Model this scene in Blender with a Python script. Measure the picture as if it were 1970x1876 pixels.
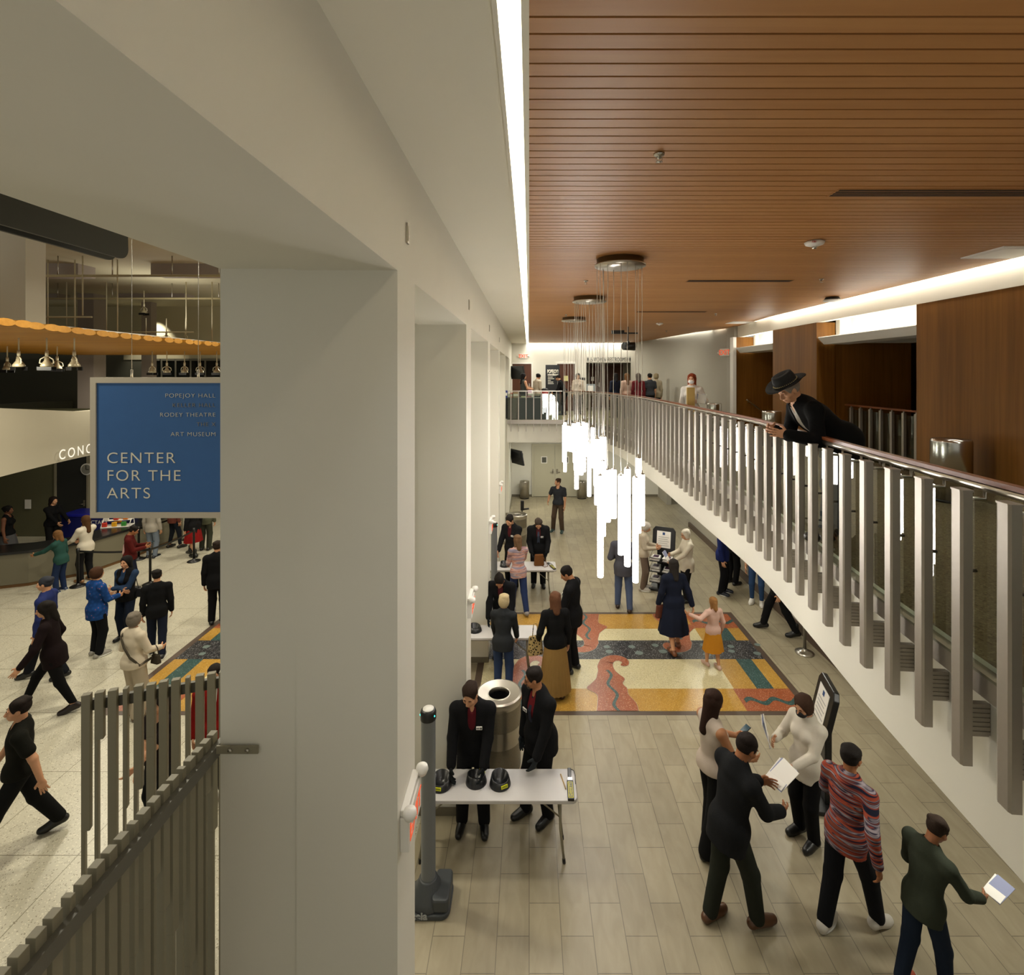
import bpy, bmesh, math, random
import numpy as np
from mathutils import Vector, Matrix
random.seed(7)
for o in list(bpy.data.objects): bpy.data.objects.remove(o)
S = bpy.context.scene
COL = S.collection
PI = math.pi
# ---------------------------------------------------------------- camera, world, exposure
F = 990.0; CX, CY = 1018.0, 720.0; EYE = 5.33        # focal length and vanishing point of the photograph, eye height over the lower floor
cam = bpy.data.cameras.new('camera'); camo = bpy.data.objects.new('camera', cam); COL.objects.link(camo)
cam.sensor_width = 36; cam.sensor_fit = 'HORIZONTAL'; cam.lens = 36 * F / 1970
cam.shift_x = -(CX - 985) / 1970; cam.shift_y = -(938 - CY) / 1970
cam.clip_start = .05
camo.location = (0, 0, EYE); camo.rotation_euler = (PI / 2, 0, 0)
S.camera = camo
w = bpy.data.worlds.new('world'); S.world = w; w.use_nodes = True
w.node_tree.nodes['Background'].inputs[0].default_value = (1.0, .965, .83, 1)
w.node_tree.nodes['Background'].inputs[1].default_value = .39
S.view_settings.view_transform = 'Standard'; S.view_settings.look = 'None'; S.view_settings.gamma = 1
S.view_settings.use_curve_mapping = False; S.view_settings.exposure = 0.0
try:
    S.cycles.use_denoising = True; S.cycles.max_bounces = 8; S.cycles.diffuse_bounces = 4; S.cycles.glossy_bounces = 4
    S.cycles.transparent_max_bounces = 16; S.cycles.sample_clamp_indirect = 6; S.cycles.caustics_reflective = False; S.cycles.caustics_refractive = False
except Exception: pass
def area(name, loc, sx, sy, power, col=(1, .93, .82), rot=(0, 0, 0)):
    l = bpy.data.lights.new(name, 'AREA'); l.shape = 'RECTANGLE'; l.size = sx; l.size_y = sy; l.energy = power; l.color = col
    o = bpy.data.objects.new(name, l); o.location = loc; o.rotation_euler = rot; COL.objects.link(o); return o
WARM = (1, .93, .74); NEUT = (1, .97, .84)
# added area lights: unseen fill below the lobby ceiling, track-light stand-ins under the cloud
for x, y, z_, p_ in ((-4.5, 6.5, 7.2, 165), (-4, 15, 7.2, 150), (-4.5, 10.5, 7.2, 150), (-8.5, 8, 5.7, 105), (-10, 12, 5.7, 110), (-8.5, 15.5, 5.7, 110), (-12.5, 15.5, 5.7, 70), (-6, 4.5, 7.2, 55)):
    area('lobby_fill', (x, y, z_), .5, .5, p_, WARM)
for x, y in ((-12, 9), (-10, 14), (-5, 12), (-8, 17.8)): area('lobby_ceiling_fill', (x, y, 6.6), 1.5, 1.5, 27, NEUT, (PI, 0, 0))  # added fill facing up over the cloud to brighten the lobby ceiling
# added fill lights under the hall ceiling, over the balcony and below its soffit
for y, p_ in ((3.0, 14), (6.5, 14), (10.5, 26), (14.5, 45), (18.5, 70)): area('hall_fill', (2.0, y, 6.6), .35, .35, p_, NEUT)
for x, y, p_ in ((4.2, 13, 14), (3.9, 17, 26), (.6, 20.6, 42), (3.0, 20.8, 36)): area('balcony_fill', (x, y, 6.6), .3, .3, p_, NEUT)  # added fill brightening the far part of the balcony, no fixtures there
area('cove_led', (-.07, 11, 6.79), .07, 21, 170, (1, .98, .92)); area('cove_led', (2.2, 22.25, 6.78), 4.4, .12, 22, (1, .98, .9)); area('cove_led', (5.655, 6, 6.71), .06, 12, 20, (1, .98, .88))
area('cove_led', (5.1, 18.6, 6.7), .15, 5.6, 22, (1, .98, .88), (0, 0, .17))
for y in (4.5, 8.5, 12.5, 16.5, 20.3): area('soffit_fill', (4.3, y, 2.68), .3, .3, 30, NEUT)  # unseen fill added to light the space under the balcony
area('soffit_fill', (.8, 20.2, 2.68), 1.5, .3, 55, NEUT)
# ---------------------------------------------------------------- helpers
def lin(c):
    if isinstance(c, str): c = [int(c[i:i + 2], 16) / 255 for i in (0, 2, 4)]
    return tuple((v / 12.92 if v <= .04045 else ((v + .055) / 1.055) ** 2.4) for v in c) + (1,)
MATS = {}
def mat(name, col, rough=.6, metal=0, emit=0, bump=0, bscale=60, var=0, vscale=8, spec=.5, ecol=None, coat=0):
    if name in MATS: return MATS[name]
    m = bpy.data.materials.new(name); m.use_nodes = True; MATS[name] = m
    nt = m.node_tree; b = nt.nodes['Principled BSDF']; L = nt.links
    b.inputs['Base Color'].default_value = lin(col); b.inputs['Roughness'].default_value = rough; b.inputs['Metallic'].default_value = metal
    b.inputs['Specular IOR Level'].default_value = spec; b.inputs['Coat Weight'].default_value = coat
    if emit:
        b.inputs['Emission Color'].default_value = lin(ecol or col); b.inputs['Emission Strength'].default_value = emit
    if bump or var:
        tc = nt.nodes.new('ShaderNodeTexCoord')
    if var:
        n = nt.nodes.new('ShaderNodeTexNoise'); n.inputs['Scale'].default_value = vscale; n.inputs['Detail'].default_value = 4
        L.new(tc.outputs['Object'], n.inputs['Vector'])
        r = nt.nodes.new('ShaderNodeMix'); r.data_type = 'RGBA'; c = lin(col)
        r.inputs[6].default_value = tuple(v * (1 - var) for v in c[:3]) + (1,); r.inputs[7].default_value = tuple(min(1, v * (1 + var)) for v in c[:3]) + (1,)
        L.new(n.outputs['Fac'], r.inputs[0]); L.new(r.outputs[2], b.inputs['Base Color'])
    if bump:
        n = nt.nodes.new('ShaderNodeTexNoise'); n.inputs['Scale'].default_value = bscale; n.inputs['Detail'].default_value = 3
        L.new(tc.outputs['Object'], n.inputs['Vector'])
        bp = nt.nodes.new('ShaderNodeBump'); bp.inputs['Strength'].default_value = bump; bp.inputs['Distance'].default_value = .01
        L.new(n.outputs['Fac'], bp.inputs['Height']); L.new(bp.outputs[0], b.inputs['Normal'])
    return m
def ramp(nt, fac, stops, interp='LINEAR'):
    r = nt.nodes.new('ShaderNodeValToRGB'); r.color_ramp.interpolation = interp
    e = r.color_ramp.elements
    while len(e) < len(stops): e.new(.5)
    for i, (p, c) in enumerate(stops): e[i].position = p; e[i].color = c if len(c) == 4 else lin(c)
    nt.links.new(fac, r.inputs[0]); return r.outputs[0]
def mixc(nt, fac, a, b, mode='MIX'):
    r = nt.nodes.new('ShaderNodeMix'); r.data_type = 'RGBA'; r.blend_type = mode
    for s, v in ((0, fac), (6, a), (7, b)):
        if isinstance(v, (int, float)): r.inputs[s].default_value = v
        elif isinstance(v, tuple): r.inputs[s].default_value = v
        else: nt.links.new(v, r.inputs[s])
    return r.outputs[2]
def node(nt, t, **kw):
    n = nt.nodes.new(t)
    for k, v in kw.items():
        if k in n.inputs: n.inputs[k].default_value = v
        else: setattr(n, k, v)
    return n
def coords(nt, scale=(1, 1, 1), rot=(0, 0, 0), loc=(0, 0, 0)):
    tc = nt.nodes.new('ShaderNodeTexCoord'); mp = nt.nodes.new('ShaderNodeMapping')
    mp.inputs['Scale'].default_value = scale; mp.inputs['Rotation'].default_value = rot; mp.inputs['Location'].default_value = loc
    nt.links.new(tc.outputs['Object'], mp.inputs['Vector']); return mp.outputs[0]
def terrazzo(name, col, chip='f0ead8', dark='2a2620', rough=.25, amount=.45, scale=115):
    m = mat(name, col, rough); nt = m.node_tree; b = nt.nodes['Principled BSDF']
    v = node(nt, 'ShaderNodeTexVoronoi', Scale=scale); nt.links.new(coords(nt), v.inputs['Vector'])
    g = node(nt, 'ShaderNodeSeparateColor'); nt.links.new(v.outputs['Color'], g.inputs[0])
    c0 = lin(col)
    a = ramp(nt, g.outputs[0], [(0, lin(dark)), (.06 * amount * 2, c0), (1 - .10 * amount * 2, c0), (1 - .08 * amount * 2, lin(chip))], 'CONSTANT')
    nz = node(nt, 'ShaderNodeTexNoise', Scale=2.2); nt.links.new(coords(nt), nz.inputs['Vector'])
    nt.links.new(mixc(nt, .35, a, mixc(nt, nz.outputs['Fac'], tuple(v * .85 for v in c0[:3]) + (1,), c0)), b.inputs['Base Color'])
    return m
def wood(name, c1, c2, axis=2, rough=.4, panel=None):
    m = mat(name, c1, rough, spec=.25); nt = m.node_tree; b = nt.nodes['Principled BSDF']
    sc = [22, 22, 22]; sc[axis] = .8
    n = node(nt, 'ShaderNodeTexNoise', Scale=1.0, Detail=6.0, Distortion=.4); nt.links.new(coords(nt, tuple(sc)), n.inputs['Vector'])
    sc2 = [3, 3, 3]; sc2[axis] = .15
    n2 = node(nt, 'ShaderNodeTexNoise', Scale=1.0, Detail=2.0); nt.links.new(coords(nt, tuple(sc2)), n2.inputs['Vector'])
    a = ramp(nt, n.outputs['Fac'], [(.3, c1), (.7, c2)])
    c = mixc(nt, .5, a, ramp(nt, n2.outputs['Fac'], [(.35, c1), (.65, c2)]))
    nt.links.new(c, b.inputs['Base Color']); return m
def stuccoed(name, col, rough=.75): return mat(name, col, rough, bump=.04, bscale=45, var=.03, vscale=1.3, spec=.3)
class MB:
    def __init__(s): s.v = []; s.f = []; s.mi = []; s.sm = []
    def add(s, vs, fs, m=0, smooth=False):
        n = len(s.v); s.v += [tuple(v) for v in vs]
        for f in fs: s.f.append([n + i for i in f]); s.mi.append(m); s.sm.append(smooth)
        return s
    def box(s, a, b, m=0, M=None):
        x0, y0, z0 = a; x1, y1, z1 = b
        vs = [(x, y, z) for x in (x0, x1) for y in (y0, y1) for z in (z0, z1)]
        if M is not None: vs = [M @ Vector(v) for v in vs]
        return s.add(vs, [(0, 1, 3, 2), (4, 6, 7, 5), (0, 4, 5, 1), (2, 3, 7, 6), (0, 2, 6, 4), (1, 5, 7, 3)], m)
    def tube(s, pts, r, n=8, m=0, cap=True, smooth=True, sq=None):
        pts = [Vector(p) for p in pts]; rs = r if isinstance(r, (list, tuple)) else [r] * len(pts)
        vs = []; prev = None
        for i, p in enumerate(pts):
            t = (pts[min(i + 1, len(pts) - 1)] - pts[max(i - 1, 0)]).normalized()
            if prev is None: a = t.orthogonal().normalized()
            else: a = (prev - t * prev.dot(t)).normalized()
            prev = a; b = t.cross(a)
            for k in range(n):
                th = 2 * PI * k / n; vs.append(p + (a * math.cos(th) + b * math.sin(th)) * rs[i])
        fs = [(i * n + k, i * n + (k + 1) % n, (i + 1) * n + (k + 1) % n, (i + 1) * n + k) for i in range(len(pts) - 1) for k in range(n)]
        s.add(vs, fs, m, smooth)
        if cap:
            c = len(s.v) - len(vs)
            s.f.append([c + k for k in range(n)][::-1]); s.mi.append(m); s.sm.append(False)
            s.f.append([c + (len(pts) - 1) * n + k for k in range(n)]); s.mi.append(m); s.sm.append(False)
        return s
    def lathe(s, prof, c=(0, 0, 0), n=24, m=0, sx=1, sy=1, smooth=True, closed=False):
        vs = [(c[0] + r * sx * math.cos(2 * PI * k / n), c[1] + r * sy * math.sin(2 * PI * k / n), c[2] + z) for r, z in prof for k in range(n)]
        fs = [(i * n + k, i * n + (k + 1) % n, (i + 1) * n + (k + 1) % n, (i + 1) * n + k) for i in range(len(prof) - 1) for k in range(n)]
        s.add(vs, fs, m, smooth)
        c0 = len(s.v) - len(vs)
        if prof[0][0] > 1e-5 and not closed: s.f.append([c0 + k for k in range(n)][::-1]); s.mi.append(m); s.sm.append(False)
        if prof[-1][0] > 1e-5 and not closed: s.f.append([c0 + (len(prof) - 1) * n + k for k in range(n)]); s.mi.append(m); s.sm.append(False)
        return s
    def poly(s, pts, z0, z1, m=0):
        n = len(pts)
        vs = [(x, y, z0) for x, y in pts] + [(x, y, z1) for x, y in pts]
        return s.add(vs, [tuple(range(n))[::-1], tuple(range(n, 2 * n))] + [(i, (i + 1) % n, n + (i + 1) % n, n + i) for i in range(n)], m)
    def build(s, name, mats, parent=None, loc=(0, 0, 0), rz=0, bevel=0):
        me = bpy.data.meshes.new(name); me.from_pydata(s.v, [], s.f)
        if not isinstance(mats, (list, tuple)): mats = [mats]
        for m in mats: me.materials.append(m)
        me.polygons.foreach_set('material_index', s.mi); me.polygons.foreach_set('use_smooth', s.sm)
        bm = bmesh.new(); bm.from_mesh(me); bmesh.ops.recalc_face_normals(bm, faces=bm.faces)
        bm.to_mesh(me); bm.free(); me.update()
        o = bpy.data.objects.new(name, me); COL.objects.link(o); o.location = loc; o.rotation_euler = (0, 0, rz)
        if parent: o.parent = parent
        if bevel:
            b = o.modifiers.new('bevel', 'BEVEL'); b.width = bevel; b.segments = 2; b.limit_method = 'ANGLE'
        return o
def tag(o, label=None, cat=None, group=None, kind=None):
    if label: o['label'] = label
    if cat: o['category'] = cat
    if group: o['group'] = group
    if kind: o['kind'] = kind
    return o
def struct(o): o['kind'] = 'structure'; return o
def empty(name, loc, rz=0, label=None, cat=None, group=None):
    o = bpy.data.objects.new(name, None); COL.objects.link(o); o.location = loc; o.rotation_euler = (0, 0, rz); o.empty_display_size = .1
    return tag(o, label, cat, group)
KIDS = {}
def copy_tree(o, parent=None):
    c = o.copy(); COL.objects.link(c); c.parent = parent
    for ch in [x for x in bpy.data.objects if x.parent == o]: copy_tree(ch, c)
    return c
FONT = bpy.data.fonts.load('<builtin>') if '<builtin>' in bpy.data.fonts else None
def text_mesh(txt, size, material, name='lettering', align='LEFT', depth=.002, spacing=1.0, parent=None, loc=(0, 0, 0), rot=(PI / 2, 0, 0), bold=0, sx=1):
    cu = bpy.data.curves.new(name, 'FONT'); cu.body = txt; cu.size = size; cu.align_x = align; cu.extrude = depth; cu.space_character = spacing; cu.offset = bold
    o = bpy.data.objects.new('tmp', cu); COL.objects.link(o)
    me = bpy.data.meshes.new_from_object(o.evaluated_get(bpy.context.evaluated_depsgraph_get()))
    bpy.data.objects.remove(o)
    me.materials.clear(); me.materials.append(material)
    o = bpy.data.objects.new(name, me); COL.objects.link(o); o.location = loc; o.rotation_euler = rot; o.scale = (sx, 1, 1)
    if parent: o.parent = parent
    return o
# ---------------------------------------------------------------- materials
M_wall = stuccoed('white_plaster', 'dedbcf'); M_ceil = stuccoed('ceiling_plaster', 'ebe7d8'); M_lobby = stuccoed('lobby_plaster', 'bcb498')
M_mauve = stuccoed('coffer_plaster', '9b9088')
M_cove = mat('cove_light', 'ffffff', emit=9, ecol='fffaf0'); M_cove2 = mat('right_cove_light', 'ffffff', emit=11, ecol='fff6e6')
M_tube = mat('pendant_diffuser', 'ffffff', emit=17, ecol='fffaf4')
M_steel = mat('brushed_steel', 'b9b4aa', .28, 1); M_satin = mat('satin_aluminium', 'a49d93', .42, .6, var=.04, vscale=30); M_chrome = mat('chrome', 'cfcdc8', .22, 1)
M_dsteel = mat('dark_steel', '57534d', .35, .8); M_black = mat('black_plastic', '0c0c0d', .4); M_bfab = mat('black_cloth', '0a0a0c', .95, bump=.1, bscale=200, spec=.1)
M_white = mat('white_plastic', 'e9e6df', .4); M_paper = mat('paper', 'efece6', .8); M_olive = mat('olive_grey_paint', '8a8470', .5, var=.05)
M_oliveD = mat('lobby_dark_paint', '4a4a3e', .6); M_dark = mat('dark_void', '1c1d19', .8)
M_carpet = terrazzo('balcony_carpet', '756b50', '938a68', '453c28', .95, .95, 75)
M_terr = terrazzo('lobby_terrazzo', 'bdb8a6', 'e0dac6', '6a6048', .3, .45, 95)
M_gold = terrazzo('gold_terrazzo', 'b58a3a', 'd9c080', '6a4c18', .3, .5); M_cream = terrazzo('cream_terrazzo', 'cdc298', 'e8e2c8', '7a6c48', .3, .5)
M_bl = terrazzo('black_terrazzo', '2b2b2e', 'c8c8c8', '101010', .3, .5); M_rust = terrazzo('rust_terrazzo', '9c5230', 'd8b090', '5a2c14', .3, .5)
M_teal = terrazzo('teal_terrazzo', '32504e', '90a8a4', '142422', .3, .5); M_brown = mat('brown_border_tile', '524338', .4, var=.08, vscale=4)
M_strip = mat('zinc_strip', 'a8a89c', .4, .6)
M_wceil = wood('ceiling_wood', 'a87646', 'bc8a56', 0, .45); M_wpan = wood('panel_wood', '66400f', '875a22', 2, .5); M_rail = wood('rail_wood', '6a3a20', '7e4a2c', 1, .3)
M_wcloud = wood('cloud_wood', 'a87428', 'c48e3c', 0, .45); M_door = wood('brown_door_wood', '4a2c1e', '593626', 2, .45)
def glass_mat(name, tint, refl=.9):
    m = bpy.data.materials.new(name); m.use_nodes = True; nt = m.node_tree; nt.nodes.clear()
    out = nt.nodes.new('ShaderNodeOutputMaterial'); t = nt.nodes.new('ShaderNodeBsdfTransparent'); t.inputs[0].default_value = lin(tint)
    g = nt.nodes.new('ShaderNodeBsdfGlossy'); g.inputs['Roughness'].default_value = .0; g.inputs[0].default_value = (refl, refl, refl, 1)
    ge = nt.nodes.new('ShaderNodeNewGeometry'); dt = node(nt, 'ShaderNodeVectorMath', operation='DOT_PRODUCT'); nt.links.new(ge.outputs['Normal'], dt.inputs[0]); nt.links.new(ge.outputs['Incoming'], dt.inputs[1])
    ab = node(nt, 'ShaderNodeMath', operation='ABSOLUTE'); nt.links.new(dt.outputs['Value'], ab.inputs[0]); iv = node(nt, 'ShaderNodeMath', operation='SUBTRACT'); iv.inputs[0].default_value = 1; nt.links.new(ab.outputs[0], iv.inputs[1])
    pw = node(nt, 'ShaderNodeMath', operation='POWER'); nt.links.new(iv.outputs[0], pw.inputs[0]); pw.inputs[1].default_value = 5; fr = node(nt, 'ShaderNodeMath', operation='MULTIPLY_ADD'); nt.links.new(pw.outputs[0], fr.inputs[0]); fr.inputs[1].default_value = .9; fr.inputs[2].default_value = .08
    mx = nt.nodes.new('ShaderNodeMixShader'); nt.links.new(fr.outputs[0], mx.inputs[0]); nt.links.new(t.outputs[0], mx.inputs[1]); nt.links.new(g.outputs[0], mx.inputs[2])
    nt.links.new(mx.outputs[0], out.inputs[0]); return m
M_glass = glass_mat('railing_glass', 'dfe6dc')
def tile_mat():
    m = mat('beige_floor_tile', 'a69c87', .42); nt = m.node_tree; b = nt.nodes['Principled BSDF']
    c = coords(nt, rot=(0, 0, PI / 2))
    br = node(nt, 'ShaderNodeTexBrick', Scale=1.0); br.offset = .5; br.offset_frequency = 2
    for k, v in (('Mortar Size', .004), ('Brick Width', .61), ('Row Height', .305), ('Mortar Smooth', .1), ('Bias', 0.0)): br.inputs[k].default_value = v
    br.inputs['Color1'].default_value = lin('a0967d'); br.inputs['Color2'].default_value = lin('938972'); br.inputs['Mortar'].default_value = lin('6c6454')
    nt.links.new(c, br.inputs['Vector'])
    n = node(nt, 'ShaderNodeTexNoise', Scale=1.0, Detail=5.0, Distortion=.8); nt.links.new(coords(nt, (9, 3, 1), rot=(0, 0, .6)), n.inputs['Vector'])
    nt.links.new(mixc(nt, .1, br.outputs['Color'], ramp(nt, n.outputs['Fac'], [(.35, '6e6350'), (.65, 'c8bfa6')])), b.inputs['Base Color'])
    return m
M_tile = tile_mat()
def lobby_floor_mat():
    m = M_terr; nt = m.node_tree; b = nt.nodes['Principled BSDF']; src = b.inputs['Base Color'].links[0].from_socket
    br = node(nt, 'ShaderNodeTexBrick', Scale=1.0); br.offset = 0
    for k, v in (('Mortar Size', .004), ('Brick Width', 1.2), ('Row Height', 1.2), ('Mortar Smooth', .0)): br.inputs[k].default_value = v
    nt.links.new(coords(nt, loc=(.2, .3, 0)), br.inputs['Vector'])
    nt.links.new(mixc(nt, br.outputs['Fac'], src, lin('6e674f')), b.inputs['Base Color'])
lobby_floor_mat()
# ---------------------------------------------------------------- the room
WX = -.76; WB = -1.79; ZH = 5.93; ZC = 6.67; YB = 22.4; ZB = 3.73
piers = [(2.97, 3.42)] + [(3.42 + 3.3 * k - .5 + .0, 3.42 + 3.3 * k) for k in range(1, 6)]
m = MB()
for a, b in piers:
    m.box((WB, a + .012, 0), (-1.344, b, ZH + .012)); m.box((-1.344, a, 0), (WX, b, ZH))
m.box((WB, -.5, ZH + .012), (-1.344, 22.4, 8.2)); m.box((-1.344, -.5, ZH), (WX, 22.4, 8.2))
m.box((WB, -.6, 0), (WX, -.3, ZH + .1)); m.box((WB, 20.2, 0), (WX, 22.4, ZH))
struct(m.build('wall_left', M_wall))
m = MB()
for a, b in piers: m.box((WB - .012, a - .012, 0), (WX + .012, b + .012, .1))
m.box((WX, 20.3, 0), (WX + .012, 22.4, .1))
struct(m.build('baseboard_left', mat('grey_base', '77705f', .5)))
m = MB()
m.box((WX, -.5, ZC), (-.127, YB, 6.9)); m.box((-.127, -.5, 6.86), (5.9, YB, 6.95))
m.box((-.135, -.5, 6.655), (-.115, YB, 6.87)); m.box((-.03, -.5, ZC), (0, 22.1, 6.87))
struct(m.build('ceiling', M_ceil))
m = MB(); m.box((-.11, -.5, 6.80), (-.035, 22.3, 6.81)); m.box((-.1, 22.16, 6.80), (4.6, 22.34, 6.81))
o = m.build('cove_lamp', M_cove); tag(o, 'long white cove light in the slot at left of the wood ceiling', 'light')
# slatted wood ceiling
m = MB(); sp = .0965; y = 1.924 - sp * 24
edge = [(-.6, 5.6), (12.0, 5.62), (13.2, 5.72), (14.3, 5.88), (15.0, 5.80), (16.4, 5.33), (18.7, 4.98), (22.1, 4.45)]
def ex(yy):
    for (a, xa), (b, xb) in zip(edge, edge[1:]):
        if a <= yy <= b: return xa + (xb - xa) * (yy - a) / (b - a)
    return edge[-1][1]
grilles = [(3.72, 3.0, 1), (7.35, 2.25, 2)]
while y < 22.0:
    m.box((.0, y + .012, ZC), (ex(max(y, -.5)) , y + sp, ZC + .02)); y += sp
m.box((.0, -.5, ZC + .05), (5.6, 22.1, ZC + .07), 1)
o = m.build('ceiling_slats', [M_wceil, mat('slot_black', '120c08', .9)]); struct(o); o.name = 'ceiling_wood'
# floors
m = MB(); m.box((-1.3, -1, -.1), (8, 23, 0)); struct(m.build('floor', M_tile))
m = MB(); m.box((-24, -1, -.1), (-1.3, 26, 0)); struct(m.build('floor_lobby', M_terr))
# mosaic
mats = [M_brown, M_gold, M_cream, M_bl, M_rust, M_teal, M_strip, mat('dot_terrazzo', '6e7c78', .3)]
def wavy(x0, y0, x1, y1, amp, waves, wd, n=40):
    p = Vector((x0, y0)); q = Vector((x1, y1)); d = q - p; t = d.normalized(); nn = Vector((-t.y, t.x)); L = []; R = []
    for i in range(n + 1):
        c = p + d * i / n + nn * amp * math.sin(2 * PI * waves * i / n); L.append(tuple(c + nn * wd / 2)); R.append(tuple(c - nn * wd / 2))
    return L, R
def strip(m, L, R, z, mi):
    n = len(L); m.add([(x, y, z) for x, y in L] + [(x, y, z) for x, y in R], [(i, i + 1, n + i + 1, n + i) for i in range(n - 1)], mi)
def snake(m, cx, ybase, d, flip=1, z=.004):
    # rust snake rising from the border to the black band, with a hook; d = +1 points away from the camera
    cl = [(-.02, 0, .33), (.0, .2, .31), (-.03, .42, .26), (-.1, .58, .34), (-.08, .72, .27), (.0, .86, .25), (-.02, 1.0, .19), (-.03, 1.12, .15), (-.03, 1.27, .14), (.03, 1.42, .12), (.15, 1.51, .1), (.28, 1.5, .085), (.36, 1.4, .07), (.33, 1.3, .055), (.26, 1.3, .03)]
    P = []
    for i in range(len(cl) - 1):
        p0, p1, p2, p3 = cl[max(i - 1, 0)], cl[i], cl[i + 1], cl[min(i + 2, len(cl) - 1)]
        for t in (0, .25, .5, .75):
            P.append([.5 * (2 * b + (c - a) * t + (2 * a - 5 * b + 4 * c - e) * t * t + (3 * b - a - 3 * c + e) * t ** 3) for a, b, c, e in zip(p0, p1, p2, p3)])
    P.append(list(cl[-1]))
    for grow, mi, dz in ((.006, 6, 0), (0, 4, .0015)):
        L = []; R = []
        for i, (x, y, r) in enumerate(P):
            a = Vector(P[max(i - 1, 0)][:2]); b = Vector(P[min(i + 1, len(P) - 1)][:2]); t = (b - a).normalized(); n = Vector((-t.y, t.x)); c = Vector((x, y)); r += grow
            if i < 35: n = Vector((-1, 0))
            L.append(c + n * r); R.append(c - n * r)
        f = lambda v: (cx + v.x * flip, ybase + v.y * d)
        strip(m, [f(v) for v in L], [f(v) for v in R], z + dz, mi)
    L, R = wavy(0, .0, -.02, 1.12, .05, 2, .055)
    strip(m, [(cx + x * flip, ybase + y * d) for x, y in L], [(cx + x * flip, ybase + y * d) for x, y in R], z + .003, 5)
def mosaic(x0, x1, mirror, near_s, far_s, name):
    m = MB(); q = lambda a, b, c, d, z, mi: m.add([(a, b, z), (c, b, z), (c, d, z), (a, d, z)], [(0, 1, 2, 3)], mi)
    q(x0, 8.04, x1, 11.52, .0005, 0); i0, i1 = x0 + .12, x1 - .12
    q(i0, 8.14, i1, 8.72, .001, 1); q(i0, 8.72, i1, 9.62, .001, 2); q(i0, 9.62, i1, 10.3, .001, 3); q(i0, 10.3, i1, 10.77, .001, 2); q(i0, 10.77, i1, 11.43, .001, 1)
    for e, sgn in (((i1, -1), (i0, 1)) if mirror == 2 else ((i1, -1),) if mirror == 0 else ((i0, 1),)):
        s = lambda a, b: tuple(sorted((e + sgn * a, e + sgn * b)))
        for ya, yb in ((8.72, 9.62), (10.3, 10.8)):
            q(*[(v) for v in (s(0, .93)[0], ya, s(0, .93)[1], yb)], .0015, 1); q(s(.25, .54)[0], ya, s(.25, .54)[1], yb, .002, 5)
        for ya, yb in ((8.14, 8.72), (10.8, 11.43)):
            q(s(0, .95)[0], ya, s(0, .95)[1], yb, .002, 4)
            L, R = wavy(s(0, .88)[0] , (ya + yb) / 2 - .04, s(0, .88)[1], (ya + yb) / 2 - .04, .06, 2.2, .1); strip(m, L, R, .003, 5)
    for x in near_s: snake(m, x, 8.14, 1, 1 if x > -1 else -1)
    for x in far_s: snake(m, x, 11.43, -.98, -1)
    for y in (8.72, 9.62, 10.3, 10.77): q(i0, y - .004, i1, y + .004, .0045, 6) if 0 else None
    rr = random.Random(4)
    x = i0 + .3
    while x < i1 - .1:
        for yy in (9.78 + rr.random() * .12, 10.05 + rr.random() * .12):
            xx = x + rr.random() * .25; r = .06 + .02 * rr.random()
            m.add([(xx + r * math.cos(t * PI / 8), yy + r * .9 * math.sin(t * PI / 8), .0022) for t in range(16)], [tuple(range(16))], 7)
        x += .48
    o = m.build(name, mats); o['kind'] = 'structure'; return o
mosaic(-.95, 4.52, 0, (-.1, 1.42), (1.2, 3.05), 'floor_mosaic')
mosaic(-6.75, -1.7, 2, (-4.6, -2.9), (-4.0, -2.4), 'floor_mosaic')
# back wall with door openings
m = MB()
m.box((-2, YB, 0), (6.5, YB + .2, ZB - .05)); 
def uopen(x): return (x - CX) * YB / F
D1 = (uopen(983), uopen(1025)); D2 = (uopen(1069), uopen(1108)); D3 = (uopen(1128), uopen(1221)); zt = 5.84
xs = [-1.9, D1[0], D1[1], D2[0], D2[1], D3[0], D3[1], 5.4]
for i in (0, 2, 4, 6): m.box((xs[i], YB, ZB - .05), (xs[i + 1], YB + .2, zt))
m.box((-1.9, YB, zt), (5.4, YB + .2, 7.1))
struct(m.build('wall_back', M_wall))
# angled plaster wall at right on the balcony + bulkhead + wood walls
M_grey = stuccoed('warm_grey_plaster', 'a5a093')
m = MB(); m.poly([(5.74, 14.4), (6.1, 14.4), (6.1, 15.0), (4.72, 21.2), (4.5, 22.4), (4.42, 22.4), (4.58, 21.0), (5.80, 15.1)], ZB - .05, 7.1)
struct(m.build('wall_right_upper', M_grey))
m = MB(); m.poly([(5.70, -.6), (5.85, -.6), (5.85, 12.2), (6.0, 14.6), (5.86, 14.9), (5.72, 12.2)], 6.36, 7.0)
m.box((5.85, -.6, 6.45), (8.2, 15, 6.5)); struct(m.build('ceiling_bulkhead', M_ceil))
m = MB(); m.box((5.62, -.6, 6.72), (5.69, 12, 6.73)); m.add([(5.63, 12, 6.725), (5.70, 12, 6.725), (5.84, 14.3, 6.725), (5.93, 14.3, 6.725)], [(0, 1, 3, 2)])
m.add([(5.86, 14.9, 6.74), (5.60, 15.8, 6.74), (5.36, 15.8, 6.74), (5.78, 14.6, 6.74)], [(0, 1, 2, 3)]); m.add([(5.58, 15.8, 6.74), (4.6, 21.3, 6.74), (4.52, 21.3, 6.74), (5.45, 15.8, 6.74)], [(0, 1, 2, 3)])
o = m.build('cove_lamp', M_cove2); tag(o, 'long curved cove light along the right edge of the wood ceiling', 'light')
m = MB()
m.box((5.72, -.6, ZB), (5.85, 7.6, 6.36)); m.box((5.85, 7.5, ZB), (8.4, 7.6, 6.36))
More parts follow.
